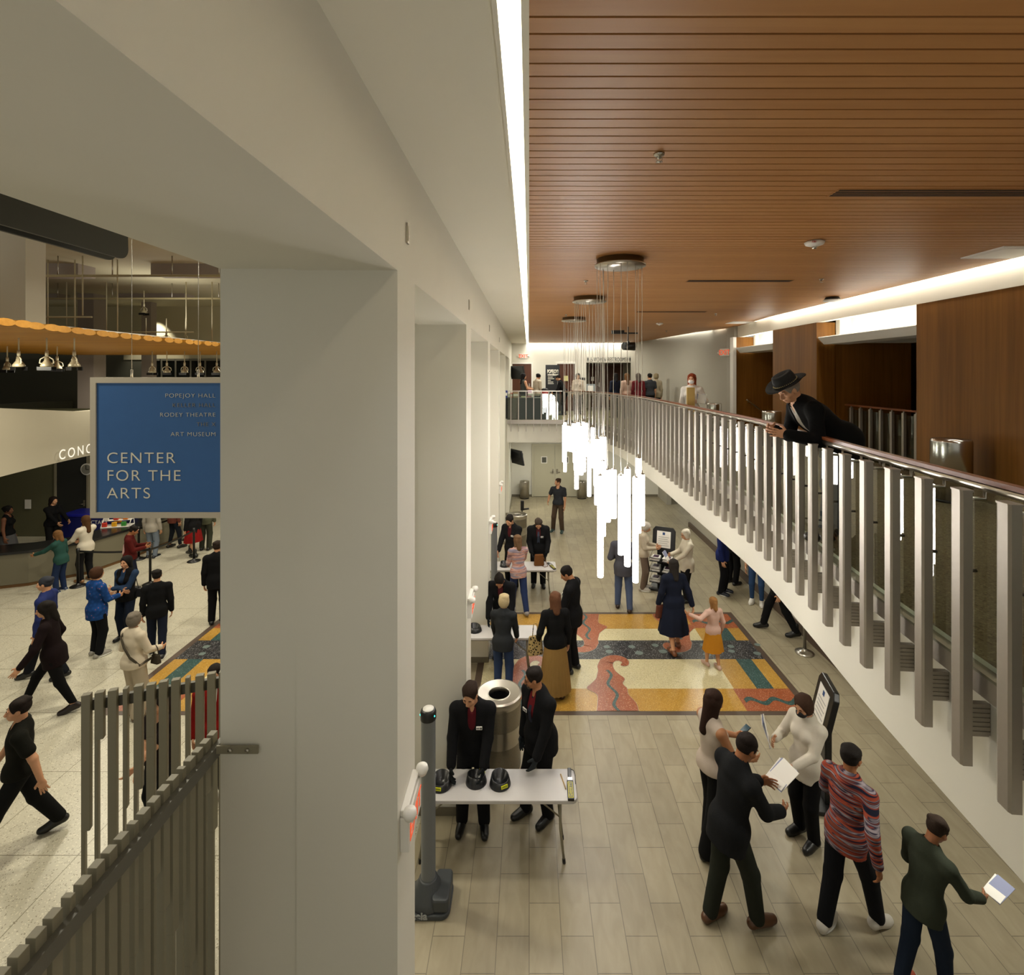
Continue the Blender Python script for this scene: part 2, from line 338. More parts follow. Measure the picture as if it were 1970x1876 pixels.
m.box((5.72, 10.24, ZB), (6.1, 12.08, 6.36)); m.box((6.09, 10.24, ZB), (7.6, 10.4, 6.36 )); m.box((6.1, 11.98, ZB), (8.2, 12.08, 6.36))
m.box((5.76, 14.32, ZB), (6.9, 14.45, 6.36)); m.box((8.2, 7.6, ZB - 1), (8.3, 12, 6.4), 0); m.box((6.9, 12, ZB - 1), (7.0, 14.4, 6.4), 0)
struct(m.build('wall_right', M_wpan))
m = MB()   # vertical white trim beside first recess, dark shadow gap
m.box((5.66, 14.28, ZB), (5.75, 14.5, 6.36)); struct(m.build('trim_1', M_white))
m = MB(); m.box((5.70, -.6, ZB), (5.72, 7.6, ZB + .16)); m.box((5.70, 10.24, ZB), (5.72, 12.08, ZB + .16))
struct(m.build('baseboard_right', terrazzo('base_terrazzo', '9b9070', 'c8c0a0', '5a5038', .5)))
for (a, b, lab) in ((7.62, 10.2, 'white angled light trough over the recess behind the man in the hat'), (12.1, 14.25, 'white angled light trough over the recess with the wall handrail')):
    r = empty('light_trough', (5.84, a, 5.92), 0, lab, 'light')
    m = MB(); L = b - a
    m.add([(0, 0, 0), (.05, 0, 0), (.05, L, 0), (0, L, 0), (-.12, 0, .13), (-.12, L, .13), (-.1, 0, .145), (-.1, L, .145), (.06, 0, .015), (.06, L, .015)], [(0, 1, 2, 3), (0, 3, 5, 4), (4, 5, 7, 6), (6, 7, 9, 8), (1, 8, 9, 2)])
    m.box((.05, 0, 0), (.5, L, .015)); m.box((.49, 0, 0), (.5, L, .1)); m.build('trough', M_white, r)
    m = MB(); m.box((.1, .1, .03), (.4, L - .1, .05)); m.build('lamp', mat('trough_lamp', 'ffffff', emit=7, ecol='fffaf2'), r)
# recess white back/ceiling faces
m = MB(); m.box((6.1, 10.1, 5.95), (7.6, 10.235, 6.45)); m.box((6.24, 14.2, 5.95), (6.9, 14.31, 6.45)); m.box((6.34, 7.6, 5.93), (6.4, 10.1, 6.45)); m.box((6.34, 12.08, 5.93), (6.4, 14.2, 6.45)); m.box((6.1, 10.232, 6.2), (6.34, 10.238, 6.45)); struct(m.build('trim_2', M_wall))
# balcony path
SC = .865
path = [(2.20, .2), (2.38, 2.55), (2.485, 3.785), (2.56, 4.41), (2.647, 5.04), (2.723, 5.666), (2.80, 6.3), (2.84, 6.9), (2.85, 7.6), (2.85, 9.2), (2.86, 10.3), (2.86, 11.6), (2.83, 13.0), (2.72, 14.3), (2.52, 15.5), (2.2, 16.6), (1.85, 17.35), (1.5, 17.72), (1.2, 17.8)]
def spline(pts, step):
    P = []
    for i in range(len(pts) - 1):
        p0, p1, p2, p3 = [Vector(pts[max(0, min(len(pts) - 1, j))]) for j in (i - 1, i, i + 1, i + 2)]
        for k in range(12):
            t = k / 12; P.append(.5 * (2 * p1 + (p2 - p0) * t + (2 * p0 - 5 * p1 + 4 * p2 - p3) * t * t + (3 * p1 - p0 - 3 * p2 + p3) * t ** 3))
    P.append(Vector(pts[-1])); out = [P[0]]; acc = 0
    for a, b in zip(P, P[1:]):
        L = (b - a).length; s0 = step - acc
        while s0 <= L: out.append(a + (b - a) * s0 / L); s0 += step
        acc = (acc + L) % step
    return out
def offs(P, d):
    out = []
    for i, p in enumerate(P):
        t = (P[min(i + 1, len(P) - 1)] - P[max(i - 1, 0)]).normalized(); out.append(p + Vector((t.y, -t.x)) * d)
    return out
fine = spline(path, .12)
bl = offs(fine, .14)                      # slab edge, behind the balusters
back = [Vector((x, 17.94)) for x in np.linspace(1.1, -.78, 12)]
bl = bl[:-1] + back
zf = lambda p: EYE - (2.6 if p.y < 13 else max(2.38, 2.6 - .22 * (p.y - 13) / 3.5))
m = MB(); n = len(bl)
vs = [(p.x, p.y, ZB + .0) for p in bl] + [(p.x, p.y, zf(p)) for p in bl]
# wedge: lower part of the fascia stands a little further out
m.add(vs, [(i, i + 1, n + i + 1, n + i) for i in range(n - 1)])
out = [(5.9, p.y) if p.y < 17.9 else (p.x, YB) for p in bl]
m.add([(p.x, p.y, zf(p)) for p in bl] + [(q[0], q[1], zf(p)) for p, q in zip(bl, out)], [(i, i + 1, n + i + 1, n + i) for i in range(n - 1)])
m.add([(5.9, 17.7, 2.95), (5.9, YB, 2.95), (1.1, YB, 2.95), (1.2, 17.94, 2.95)], [(0, 1, 2, 3)])
struct(m.build('trim_3', M_wall)).name = 'balcony_fascia'
bpy.data.objects['balcony_fascia']['kind'] = 'structure'
m = MB()
for i in range(n - 1):
    a, b = bl[i], bl[i + 1]
    if a.y < 17.8: m.add([(a.x, a.y, ZB), (b.x, b.y, ZB), (8.2, b.y, ZB), (8.2, a.y, ZB)], [(0, 1, 2, 3)])
m.add([(1.24, 17.8, ZB), (8.2, 17.8, ZB), (8.2, YB + 2, ZB), (-.78, YB + 2, ZB), (-.78, 17.94, ZB), (1.1, 17.94, ZB)], [(0, 1, 2, 3, 4, 5)])
struct(m.build('floor_balcony', M_carpet))
# metal channel along the slab edge
m = MB(); c0 = offs(fine, .09)
for zz0, zz1, oo in ((ZB - .16, ZB - .03, .07),):
    A = offs(fine, oo); B = offs(fine, .14); n2 = len(A)
    V = [(p.x, p.y, zz0) for p in A] + [(p.x, p.y, zz1) for p in A] + [(p.x, p.y, zz1) for p in B] + [(p.x, p.y, zz0) for p in B]
    m.add(V, [(i, i + 1, n2 + i + 1, n2 + i) for i in range(n2 - 1)] + [(n2 + i, n2 + i + 1, 2 * n2 + i + 1, 2 * n2 + i) for i in range(n2 - 1)] + [(3 * n2 + i, 3 * n2 + i + 1, i + 1, i) for i in range(n2 - 1)])
m.box((-.76, 17.8, ZB - .12), (1.2, 17.94, ZB + .02))
struct(m.build('trim_4', M_satin))
# guardrail of the balcony: one thing; balusters are its parts
rail = empty('guardrail', (2.85, 8, ZB), 0, 'long curved balcony guardrail with flat metal balusters, glass panels and wood-topped handrail', 'railing')
R0 = Vector((2.85, 8, ZB)); zr = EYE - .588; zt_b = EYE - .64; zb_b = EYE - 2.146
hp = offs(fine, .10)
def sub(p, z): return (p.x - R0.x, p.y - R0.y, z - R0.z)
m = MB(); m.tube([sub(p, zr - .03) for p in hp], .026, 10); m.build('metal_rail', M_steel, rail)
m = MB(); A = offs(fine, .075); B = offs(fine, .125); n2 = len(A)
V = [sub(p, zr - .008) for p in A] + [sub(p, zr + .018) for p in A] + [sub(p, zr + .018) for p in B] + [sub(p, zr - .008) for p in B]
m.add(V, [(k * n2 + i, k * n2 + i + 1, ((k + 1) % 4) * n2 + i + 1, ((k + 1) % 4) * n2 + i) for k in range(4) for i in range(n2 - 1)]); m.build('handrail', M_rail, rail)
P = spline(path[1:], .312); d_ = (P[0] - P[1]); P = [P[0] + d_ * k for k in range(7, 0, -1)] + P
# phase so that a baluster stands where the photograph shows the nearest one
def baluster_mesh():
    m = MB(); h = zt_b - zb_b
    m.poly([(-.024, -.045), (.024, -.045), (.032, -.03), (.032, .03), (.024, .045), (-.024, .045), (-.032, .03), (-.032, -.03)], -h, -.006)
    m.poly([(-.028, -.048), (.028, -.048), (.035, -.032), (.035, .032), (.028, .048), (-.028, .048), (-.035, .032), (-.035, -.032)], -.006, .004)
    return m
base = baluster_mesh().build('baluster', M_satin, rail)
def arm_mesh():
    m = MB(); m.tube([(.03, 0, -.05), (.12, 0, -.05), (.12, 0, .012)], .011, 6); return m
def clamp_mesh():
    m = MB(); m.tube([(.03, 0, -.45), (.075, 0, -.45)], .01, 6); return m
def plate_mesh():
    m = MB()
    for j in range(7): m.box((.03, -.018, -1.2 - j * .025), (.135, .018, -1.18 - j * .025))
    m.box((.03, -.014, -1.36), (.13, .014, -1.18)); return m
arm0 = None; k = 0
for i, p in enumerate(P):
    t = (P[min(i + 1, len(P) - 1)] - P[max(i - 1, 0)]).normalized(); a = math.atan2(-t.x, t.y)
    if k == 0: b = base
    else: b = base.copy(); COL.objects.link(b); b.parent = rail
    b.location = sub(p, zt_b); b.rotation_euler = (0, 0, a)
    if arm0 is None: arm0 = [arm_mesh().build('rail_bracket', M_steel, b), clamp_mesh().build('glass_clamp', M_dsteel, b), plate_mesh().build('mounting_plate', M_satin, b)]
    else:
        for a_ in arm0: ar = a_.copy(); COL.objects.link(ar); ar.parent = b
    k += 1
gp = offs(fine, .062); A, B = gp, offs(fine, .072); n2 = len(A)
V = [sub(p, ZB - .04) for p in A] + [sub(p, zt_b - .03) for p in A] + [sub(p, zt_b - .03) for p in B] + [sub(p, ZB - .04) for p in B]
i0 = 0
while i0 < n2 - 1:
    i1 = min(i0 + 10, n2 - 1); m = MB()
    L = A[i0:i1 + 1]; q = len(L)
    m.add([sub(p, ZB - .04) for p in L] + [sub(p, zt_b - .035) for p in L], [(j, j + 1, q + j + 1, q + j) for j in range(q - 1)])
    g = m.build('glass_panel', M_glass, rail); i0 = i1
    if L[-1].y > 17.4: break
# back rail
r2 = empty('guardrail', (.2, 17.8, ZB), 0, 'short straight guardrail at the far end in front of the concession table', 'railing')
m = MB(); m.box((-.95, .0, 1.0), (.95, .03, 1.03)); m.build('handrail', M_steel, r2)
for i in range(8):
    x = -.83 + i * .262
    m = MB(); m.box((x - .016, -.05, -.38), (x + .016, -.02, 1.0)); m.box((x - .01, -.03, .5), (x + .01, 0.01, .52)); m.build('baluster', M_satin, r2)
m = MB(); m.box((-.95, .06, .0), (.95, .07, .92)); m.build('glass_panel', M_glass, r2)
# lower right wall, alcove, base
m = MB(); m.box((5.62, -.6, 0), (5.8, 18.0, ZB - .05)); m.box((5.62, 21.0, 0), (5.8, 22.4, ZB - .05)); m.box((5.62, 18, 2.2), (5.8, 21, ZB - .05))
struct(m.build('wall_right_lower', M_grey))
m = MB(); m.box((5.56, 1, 0), (5.62, 18.0, .16)); struct(m.build('baseboard_right', M_brown))
m = MB(); m.box((-2, YB - .012, 0), (5.6, YB, .1)); struct(m.build('baseboard_back', mat('grey_base', '77705f')))
# ---------------------------------------------------------------- placing by measured point
def at(px, py, Y): return Vector(((px - CX) * Y / F, Y, EYE - (py - CY) * Y / F))
def fl(px, py, z=0): Y = F * (EYE - z) / (py - CY); return Vector(((px - CX) * Y / F, Y, z))
def fit_text(txt, material, x0, x1, y0, y1, Y, parent, name='lettering', bold=0, spacing=1.1, off=(0, 0, 0)):
    """text of given cap height and width on a plane facing the viewer; pixel frame x0..x1, cap top y0, baseline y1"""
    cap = (y1 - y0) * Y / F; wd = (x1 - x0) * Y / F; o = text_mesh(txt, cap / .70, material, name, spacing=spacing, bold=bold)
    xs = [v.co.x for v in o.data.vertices]; mn, mx = min(xs), max(xs); k = wd / (mx - mn); o.scale = (k, 1, 1)
    p = at(x0, y1, Y); o.location = (p.x - mn * k - off[0], p.y - off[1], p.z - off[2])
    if parent: o.parent = parent
    return o
# ---------------------------------------------------------------- pendant lights
def pendant(X, Y, tubes, label):
    r = empty('pendant_light', (X, Y, ZC), 0, label, 'light', 'pendant lights with hanging glowing tubes')
    m = MB(); m.lathe([(.27, 0), (.27, -.06), (.295, -.065), (.295, -.085), (.0, -.085)], n=40); m.build('canopy', [M_steel], r)
    for (px, dy, yt, yb) in tubes:
        x = (px - CX) * (Y + dy) / F - X; zt = EYE - (yt - CY) * (Y + dy) / F - ZC; zb = EYE - (yb - CY) * (Y + dy) / F - ZC
        m = MB(); m.lathe([(0.0, zb), (.030, zb), (.034, zb + .006), (.034, zt - .006), (.03, zt), (0, zt)], (x, dy, 0), 14)
        t = m.build('glowing_tube', M_tube, r)
        m = MB(); m.lathe([(.03, zt), (.03, zt + .012), (.008, zt + .02), (.006, zt + .05), (0, zt + .05)], (x, dy, 0), 10); m.build('tube_cap', M_steel, t)
        m = MB(); q = Vector((x, dy, -.08)); e = Vector((x, dy, zt + .04)); n = 10
        m.tube([q + (e - q) * i / n + Vector((.004 * math.sin(i * 2.1 + x * 40), 0, 0)) * (0 < i < n) for i in range(n + 1)], .0032 if Y < 8 else .004, 5); m.build('cable', M_white, r)
pendant(1.06, 6.0, [(1149, .0, 845, 971), (1155, -.15, 915, 1110), (1160, .12, 888, 1031), (1161, .2, 841, 985), (1169, -.1, 904, 1004), (1180.5, .2, 904, 997), (1194.7, -.2, 915, 1067),
    (1207, -.22, 902, 1089), (1228, .1, 882, 1025), (1222.6, -.12, 919, 1120), (1235, .0, 913, 1011)], 'nearest and largest pendant light, cluster of glowing white tubes on cables')
pendant(1.05, 8.98, [(1109, -.05, 867, 941), (1112, .1, 813, 907), (1106, .05, 815, 890), (1118, -.15, 820, 914), (1123, .12, 812, 908), (1127, -.1, 814, 878), (1133.5, .0, 856, 955), (1140, .15, 823, 900),
    (1146, -.12, 845, 935), (1152, .1, 850, 930), (1158, .0, 840, 925), (1163, .05, 846, 920)], 'middle pendant light of the three, behind the nearest tube cluster')
pendant(1.06, 12.2, [(1084.5, .0, 818, 889), (1087, -.1, 813, 908), (1093, .1, 820, 868), (1098, -.05, 821, 869), (1103, .05, 815, 870), (1107, -.12, 822, 905), (1111, .12, 818, 880), (1115, .0, 824, 895), (1119, .1, 820, 872), (1123, -.05, 826, 899)],
    'farthest pendant light, smallest tube cluster near the far railing')
# ---------------------------------------------------------------- ceiling fixtures
def grille(y0, x0, x1, lab):
    r = empty('air_grille', (x0, y0, ZC), 0, lab, 'vent')
    m = MB(); m.box((0, 0, -.004), (x1 - x0, .16, .004), 0)
    for i in range(4): m.box((.01, .008 + i * .037, -.006), (x1 - x0 - .01, .03 + i * .037, -.0045), 1)
    m.build('slotted_panel', [M_wceil, mat('slot_black', '120c08')], r)
grille(3.72, 2.24, 4.1, 'nearest long dark slotted air grille in the wood ceiling'); grille(7.3, 2.26, 3.77, 'middle slotted air grille in the wood ceiling'); grille(10.95, 2.3, 3.8, 'farthest slotted air grille in the wood ceiling')
def sprinkler(px, py, lab, grp='small chrome sprinklers in the wood ceiling'):
    Y = F * 1.33 / (CY - py); p = at(px, py, Y)
    m = MB(); m.lathe([(.0, 0), (.035, 0), (.03, -.012), (.012, -.014), (.01, -.03), (.0, -.03)], n=16)
    m.tube([(-.012, 0, -.02), (-.02, 0, -.035), (0, 0, -.05)], .003, 5); m.tube([(.012, 0, -.02), (.02, 0, -.035), (0, 0, -.05)], .003, 5); m.lathe([(0, -.05), (.022, -.05), (0, -.054)], n=12)
    o = m.build('sprinkler', M_chrome, None, (p.x, p.y, ZC)); tag(o, lab, 'sprinkler', grp)
sprinkler(1268, 299, 'large near chrome sprinkler head in the wood ceiling')
for px, py, wh in ((1127, 541, 'left of the nearest pendant canopy'), (1580, 538, 'right of the middle air grille'), (1377, 604, 'right of the farthest air grille'), (1282, 637, 'beyond the farther fire strobe'), (1089, 606, 'left of the third pendant canopy')):
    sprinkler(px, py, 'small chrome sprinkler in the wood ceiling, ' + wh)
for px, py, s, lab in ((1567, 466, 1, 'white round fire strobe on the wood ceiling near the right'), (1269, 622, 1, 'small far white round fire strobe on the wood ceiling')):
    Y = F * 1.33 / (CY - py); p = at(px, py, Y); r = empty('fire_strobe', (p.x, p.y, ZC), 0, lab, 'alarm strobe')
    m = MB(); m.lathe([(.0, 0), (.075, 0), (.095, -.012), (.085, -.035), (.03, -.055), (0, -.056)], n=28); m.build('housing', M_white, r)
    m = MB(); m.lathe([(0, -.05), (.025, -.052), (.022, -.075), (0, -.08)], n=14); m.build('lens', M_chrome, r)
    t = text_mesh('FIRE', .03, mat('red_ink', 'b02a1c'), parent=r, loc=(-.07, -.078, -.034), rot=(PI / 2 + .5, 0, 0))
for px, py, s, lab in ((1940, 487, .3, 'white square ceiling speaker near the right cove'), (1425, 621, .3, 'white square ceiling panel beside the curved cove')):
    Y = F * 1.33 / (CY - py); p = at(px, py, Y); m = MB(); m.box((-s, -s * .9, -.012), (s, s * .9, 0)); m.box((-s * .8, -s * .72, -.016), (s * .8, s * .72, -.012))
    tag(m.build('ceiling_panel', M_white, None, (p.x, p.y, ZC)), lab, 'ceiling panel')
p = at(1601, 574, 8.95); r = empty('ceiling_speaker', (p.x, p.y, ZC), 0, 'round dish speaker hanging under the wood ceiling by the right cove', 'speaker')
m = MB(); m.lathe([(0, -.0), (.1, 0), (.13, -.04), (0, -.04)], n=24); m.build('housing', M_black, r); m = MB(); m.lathe([(0, -.05), (.15, -.05), (.12, -.075), (0, -.085)], n=24); m.build('dish', M_white, r)
p = at(1208, 662, 14.5); r = empty('stage_spotlight', (p.x, p.y, ZC), 0, 'black theatre spotlight hung from the wood ceiling before the far wall', 'spotlight')
m = MB(); m.tube([(0, 0, 0), (0, 0, -.42)], .02, 8); m.build('stem', M_black, r); m = MB(); m.tube([(-.13, 0, -.55), (.2, .1, -.55)], [.11, .12], 16); m.box((-.02, -.13, -.5), (.02, .13, -.42)); m.build('lamp_body', M_black, r)
m = MB(); m.box((-.45, 0, -.2), (-.1, .1, -.1)); m.box((-.12, 0.03, -.2), (.3, .07, -.16)); m.build('mount_arm', M_black, r)
# plates and emergency exit fixtures on the piers
names = ['nearest', 'second', 'third', 'fourth', 'fifth']
for k, (a, b) in enumerate(piers[:4]):
    y = (a + b) / 2; m = MB(); m.box((0, -.025, -.06), (.012, .025, .065)); m.box((.012, -.012, -.045), (.015, .012, .05))
    tag(m.build('wall_plate', M_steel, None, (WX, y, EYE + .87)), 'small metal wall plate above the ' + names[k] + ' pier', 'wall plate')
M_exit = mat('exit_red', 'd8502c', emit=.5, ecol='ff6a40')
def exit_fix(y, z, lab):
    r = empty('exit_light', (WX, y, z), 0, lab, 'exit sign')
    m = MB(); m.box((0, -.17, -.1), (.055, .17, .1)); m.box((0, -.16, .1), (.045, .16, .14)); m.build('housing', M_white, r, bevel=.006)
    for s in (-1, 1):
        m = MB(); m.lathe([(0, -.03), (.03, -.028), (.042, 0), (.035, .025), (0, .03)], (.06, s * .17, .13), 16, smooth=True); m.build('bug_eye_lamp', M_white, r)
    text_mesh('EXIT', .15, M_exit, align='CENTER', parent=r, loc=(.057, 0, -.055), rot=(PI / 2, 0, PI / 2))
exit_fix(3.19, 2.62, 'white emergency exit fixture on the nearest pier, close to the grey post')
exit_fix(6.5, 2.42, 'white emergency exit fixture on the second pier'); exit_fix(9.85, 2.42, 'white emergency exit fixture on the third pier'); exit_fix(13.1, 2.42, 'white emergency exit fixture on the fourth pier')
def exit_sign(p, lab, w=.34, rz=0):
    r = empty('exit_sign', p, rz, lab, 'exit sign'); m = MB(); m.box((-w / 2, -.05, -.11), (w / 2, 0, .11)); m.build('housing', M_white, r, bevel=.008)
    text_mesh('EXIT', .2, M_exit, align='CENTER', parent=r, loc=(0, -.052, -.07), bold=.004)
    for s in (-1, 1): m = MB(); m.lathe([(0, -.04), (.04, -.03), (.05, 0), (0, .03)], (s * (w / 2 + .05), -.03, .0), 12); m.build('bug_eye_lamp', M_white, r)
exit_sign(at(1007, 685, YB - .01), 'small red EXIT sign on the far wall above the left door')
exit_sign((5.735, 15.02, EYE + .64), 'red EXIT sign on the angled grey balcony wall', .34, -1.1)
# ---------------------------------------------------------------- far wall doors
def door(n, x0, x1, z0, z1, m_leaf, m_frame, leafs=1, fr=.06, y=YB):
    r = empty('door_%d' % n, ((x0 + x1) / 2, y, z0)); r['kind'] = 'structure'; w = (x1 - x0) / 2; h = z1 - z0
    m = MB(); m.box((-w - fr, -.03, 0), (-w, .05, h + fr)); m.box((w, -.03, 0), (w + fr, .05, h + fr)); m.box((-w, -.03, h), (w, .05, h + fr)); m.build('frame', m_frame, r)
    for i in range(leafs):
        a = -w + 2 * w * i / leafs; b = a + 2 * w / leafs
        m = MB(); m.box((a + .008, 0.0, .01), (b - .008, .04, h - .006)); l = m.build('door_leaf', m_leaf, r)
        sgn = 1 if (leafs == 1 or i == 0) else -1; hx = b - .09 if sgn > 0 else a + .09
        m = MB(); m.box((hx - .03, -.012, 1.0), (hx + .03, 0, 1.2)); m.tube([(hx, -.01, 1.08), (hx, -.06, 1.08), (hx - sgn * .12, -.06, 1.08)], .012, 8); m.build('lever_handle', M_steel, l)
        if leafs == 2:
            c = (a + b) / 2; m = MB(); m.box((c - .13, -.012, 1.45), (c + .13, 0, 1.75)); m.build('window_frame', M_white, l)
            m = MB(); m.box((c - .095, -.016, 1.485), (c + .095, -.012, 1.715)); m.build('pane', mat('wired_pane', '5a5a52', .2), l)
    return r
door(1, D1[0] + .06, D1[1] - .06, ZB, zt - .06, M_door, M_white); door(2, D2[0] + .06, D2[1] - .06, ZB, zt - .06, M_door, M_white)
dl = (1026 - CX) * 22.3 / F; dr = (1109.5 - CX) * 22.3 / F
door(3, dl, dr, 0.01, 2.24, mat('cream_door_paint', 'b9b49d', .5), mat('cream_frame_paint', 'c2bda6', .5), 2, y=YB - .05)
m = MB(); m.box((D3[0] - .3, YB + 2.2, ZB - .05), (D3[1] + .8, YB + 2.3, 6.5)); m.box((D3[0] - .3, YB + .2, zt + .1), (D3[1] + .8, YB + 2.2, zt + .2)); m.box((D1[0] - .3, YB + .25, ZB), (D2[1] + .2, YB + .3, 6.4))
m.box((D3[0] - .35, YB + .2, ZB - .05), (D3[0] - .3, YB + 2.3, 6.5)); m.box((D3[1] + .8, YB + .2, ZB - .05), (D3[1] + .85, YB + 2.3, 6.5))
struct(m.build('wall_back_restroom', M_grey))
door(4, at(1136, 0, YB + 2.2).x, at(1156, 0, YB + 2.2).x, ZB, 5.75, M_door, M_door, y=YB + 2.19); door(5, at(1166, 0, YB + 2.2).x, at(1195, 0, YB + 2.2).x, ZB, 5.75, M_door, M_door, y=YB + 2.19)
m = MB(); m.box((at(1224, 0, YB).x, YB - .06, zt - .02), (at(1238, 0, YB).x, YB - .01, 6.6)); struct(m.build('reflection_patch', M_white))  # white box stands in for light reflected beside the restroom opening
m = MB(); m.box((at(1224, 0, YB).x, YB - .05, ZB), (at(1231, 0, YB).x, YB - .01, zt - .05)); struct(m.build('trim_6', M_wpan))
M_ink = mat('black_ink', '151515', .5); M_cream = mat('cream_letters', 'd8d2c0', .6)
def letters(txt, x0, x1, y0, y1, Y, m, lab): return tag(fit_text(txt, m, x0, x1, y0, y1, Y, None), lab, 'lettering')
letters('WOMEN', 1142, 1166, 687.5, 695.5, YB - .005, M_ink, 'black WOMEN lettering on the far wall over the restroom opening')
letters('RESTROOMS', 1169, 1205, 687.5, 695.5, YB - .005, M_ink, 'black RESTROOMS lettering on the far wall')
def picto(px, wheel, lab):
    p = at(px, 696, YB - .004); m = MB(); s = .2
    if not wheel:
        m.lathe([(0, -.018), (.018, 0), (0, .018)], (0, 0, s), 12); m.poly([(-.03, 0), (.03, 0), (.02, .004), (-.02, .004)], .0, .0); m.box((-.025, -.004, .06), (.025, .004, .17)); m.box((-.018, -.004, 0), (-.003, .004, .06)); m.box((.003, -.004, 0), (.018, .004, .06))
    else:
        m.lathe([(0, -.015), (.015, 0), (0, .015)], (0, 0, s - .02), 10); m.tube([(0, 0, s - .05), (.005, 0, .09), (.05, 0, .09), (.07, 0, .03)], .009, 6); m.tube([(.045 * math.cos(a) + .0, 0, .06 + .05 * math.sin(a)) for a in np.linspace(2.2, 5.8, 12)], .007, 6)
    tag(m.build('pictogram', M_ink, None, p), lab, 'pictogram', 'restroom pictograms on the far wall')
picto(1131, 0, 'standing figure pictogram left of WOMEN lettering'); picto(1137, 1, 'wheelchair pictogram left of WOMEN lettering')
for i, px in enumerate((1207, 1212, 1216)): picto(px, 0, ('first', 'second', 'third')[i] + ' standing figure pictogram right of RESTROOMS lettering')
picto(1221, 1, 'wheelchair pictogram at the right end of the restroom sign')
for px, py, wpx, hpx, Y, c, lab in ((1140, 729, 6, 8, YB + 2.1, M_white, 'small white plaque on a restroom door'), (1121, 729, 9, 5, YB - .02, M_ink, 'small black plaque beside the second brown door'), (1089, 728, 8, 10, YB - .06, mat('yellow_paper', 'cfc98a'), 'yellow paper sheet taped to the second brown door'),
        (1003, 728, 4, 9, YB - .02, M_paper, 'white paper on the left brown door'), (1379.5, 731, 4, 8, 15.9, M_olive, 'small dark wall control plate on the angled grey wall'), (1372, 721, 4, 3, 16.0, M_black, 'tiny black thermostat on the angled grey wall')):
    p = at(px, py, Y); w_, h_ = wpx * Y / F / 2, hpx * Y / F / 2; m = MB(); m.box((-w_, -.01, -h_), (w_, .01, h_)); tag(m.build('wall_sign' if 'sheet' not in lab and 'paper' not in lab else 'paper_notice', c, None, p), lab, 'plaque' if 'p' in lab else 'sign')
def tv(p, rz, tilt, w, h, lab):
    r = empty('television', p, rz, lab, 'television'); M = Matrix.Rotation(tilt, 4, 'X')
    m = MB(); m.box((-w / 2, -.03, -h / 2), (w / 2, .03, h / 2), 0, M); m.build('screen_housing', M_black, r); m = MB(); m.box((-w / 2 + .02, -.034, -h / 2 + .02), (w / 2 - .02, -.03, h / 2 - .02), 0, M); m.build('screen', mat('dark_screen', '15181c', .08), r)
    m = MB(); m.box((-.15, .03, -.15), (.15, .2, .15)); m.build('wall_mount', M_dsteel, r)
tv((-.48, 21.2, 5.4), -.9, .2, .9, .55, 'black television tilted on the left wall above the far balcony')
tv((-.5, 21.0, 1.95), -1.0, .2, .9, .6, 'black television on the left wall beside the lower double door')
# ---------------------------------------------------------------- cylinders: bins
def bin_(p, r_, h, lab, grp=None, M=M_steel):
    t = empty('waste_bin', p, 0, lab, 'bin', grp); m = MB(); m.lathe([(r_ * .96, 0), (r_ * .98, .04)], n=28); m.build('base_ring', M_black, t)
    m = MB(); m.lathe([(r_, .04), (r_, h - .03), (r_ * .97, h), (r_ * .8, h - .01), (r_ * .45, h - .03), (r_ * .43, h - .16), (0, h - .16)], n=32); m.build('body', M_chrome if M is None else M, t)
bin_(at(1009, 0, 22.1).xy.to_3d(), .2, .75, 'steel bin left of the lower double door'); bin_(at(1119, 0, 22.1).xy.to_3d(), .2, .75, 'steel bin right of the lower double door')
bin_((5.33, 6.5, ZB), .215, .78, 'shiny steel bin on the balcony against the near wood wall', M=M_chrome); bin_((5.42, 11.5, ZB), .2, .78, 'shiny steel bin left of the leaning man on the balcony', M=M_chrome)
bin_((5.25, 14.6, ZB), .2, .78, 'shiny steel bin at the end of the grey balcony wall', M=M_chrome)
def perforated():
    m = mat('perforated_steel', 'a39c8c', .35, .9); nt = m.node_tree; b = nt.nodes['Principled BSDF']
    br = node(nt, 'ShaderNodeTexVoronoi', Scale=1.0, Randomness=0.0); tc = nt.nodes.new('ShaderNodeTexCoord'); se = nt.nodes.new('ShaderNodeSeparateXYZ'); nt.links.new(tc.outputs['Object'], se.inputs[0])
    at2 = node(nt, 'ShaderNodeMath', operation='ARCTAN2'); nt.links.new(se.outputs[1], at2.inputs[0]); nt.links.new(se.outputs[0], at2.inputs[1])
    u = node(nt, 'ShaderNodeMath', operation='MULTIPLY'); u.inputs[1].default_value = 20; nt.links.new(at2.outputs[0], u.inputs[0])
    v = node(nt, 'ShaderNodeMath', operation='MULTIPLY'); v.inputs[1].default_value = 62; nt.links.new(se.outputs[2], v.inputs[0])
    a = node(nt, 'ShaderNodeMath', operation='ADD'); s = node(nt, 'ShaderNodeMath', operation='SUBTRACT')
    for q in (a, s): nt.links.new(u.outputs[0], q.inputs[0]); nt.links.new(v.outputs[0], q.inputs[1])
    cb = nt.nodes.new('ShaderNodeCombineXYZ'); nt.links.new(a.outputs[0], cb.inputs[0]); nt.links.new(s.outputs[0], cb.inputs[1]); nt.links.new(cb.outputs[0], br.inputs['Vector'])
    nt.links.new(ramp(nt, br.outputs['Distance'], [(.32, '15140f'), (.36, 'a39c8c')]), b.inputs['Base Color']); nt.links.new(ramp(nt, br.outputs['Distance'], [(.32, (0, 0, 0, 1)), (.36, (.9, .9, .9, 1))]), b.inputs['Metallic'])
    return m
M_perf = perforated()
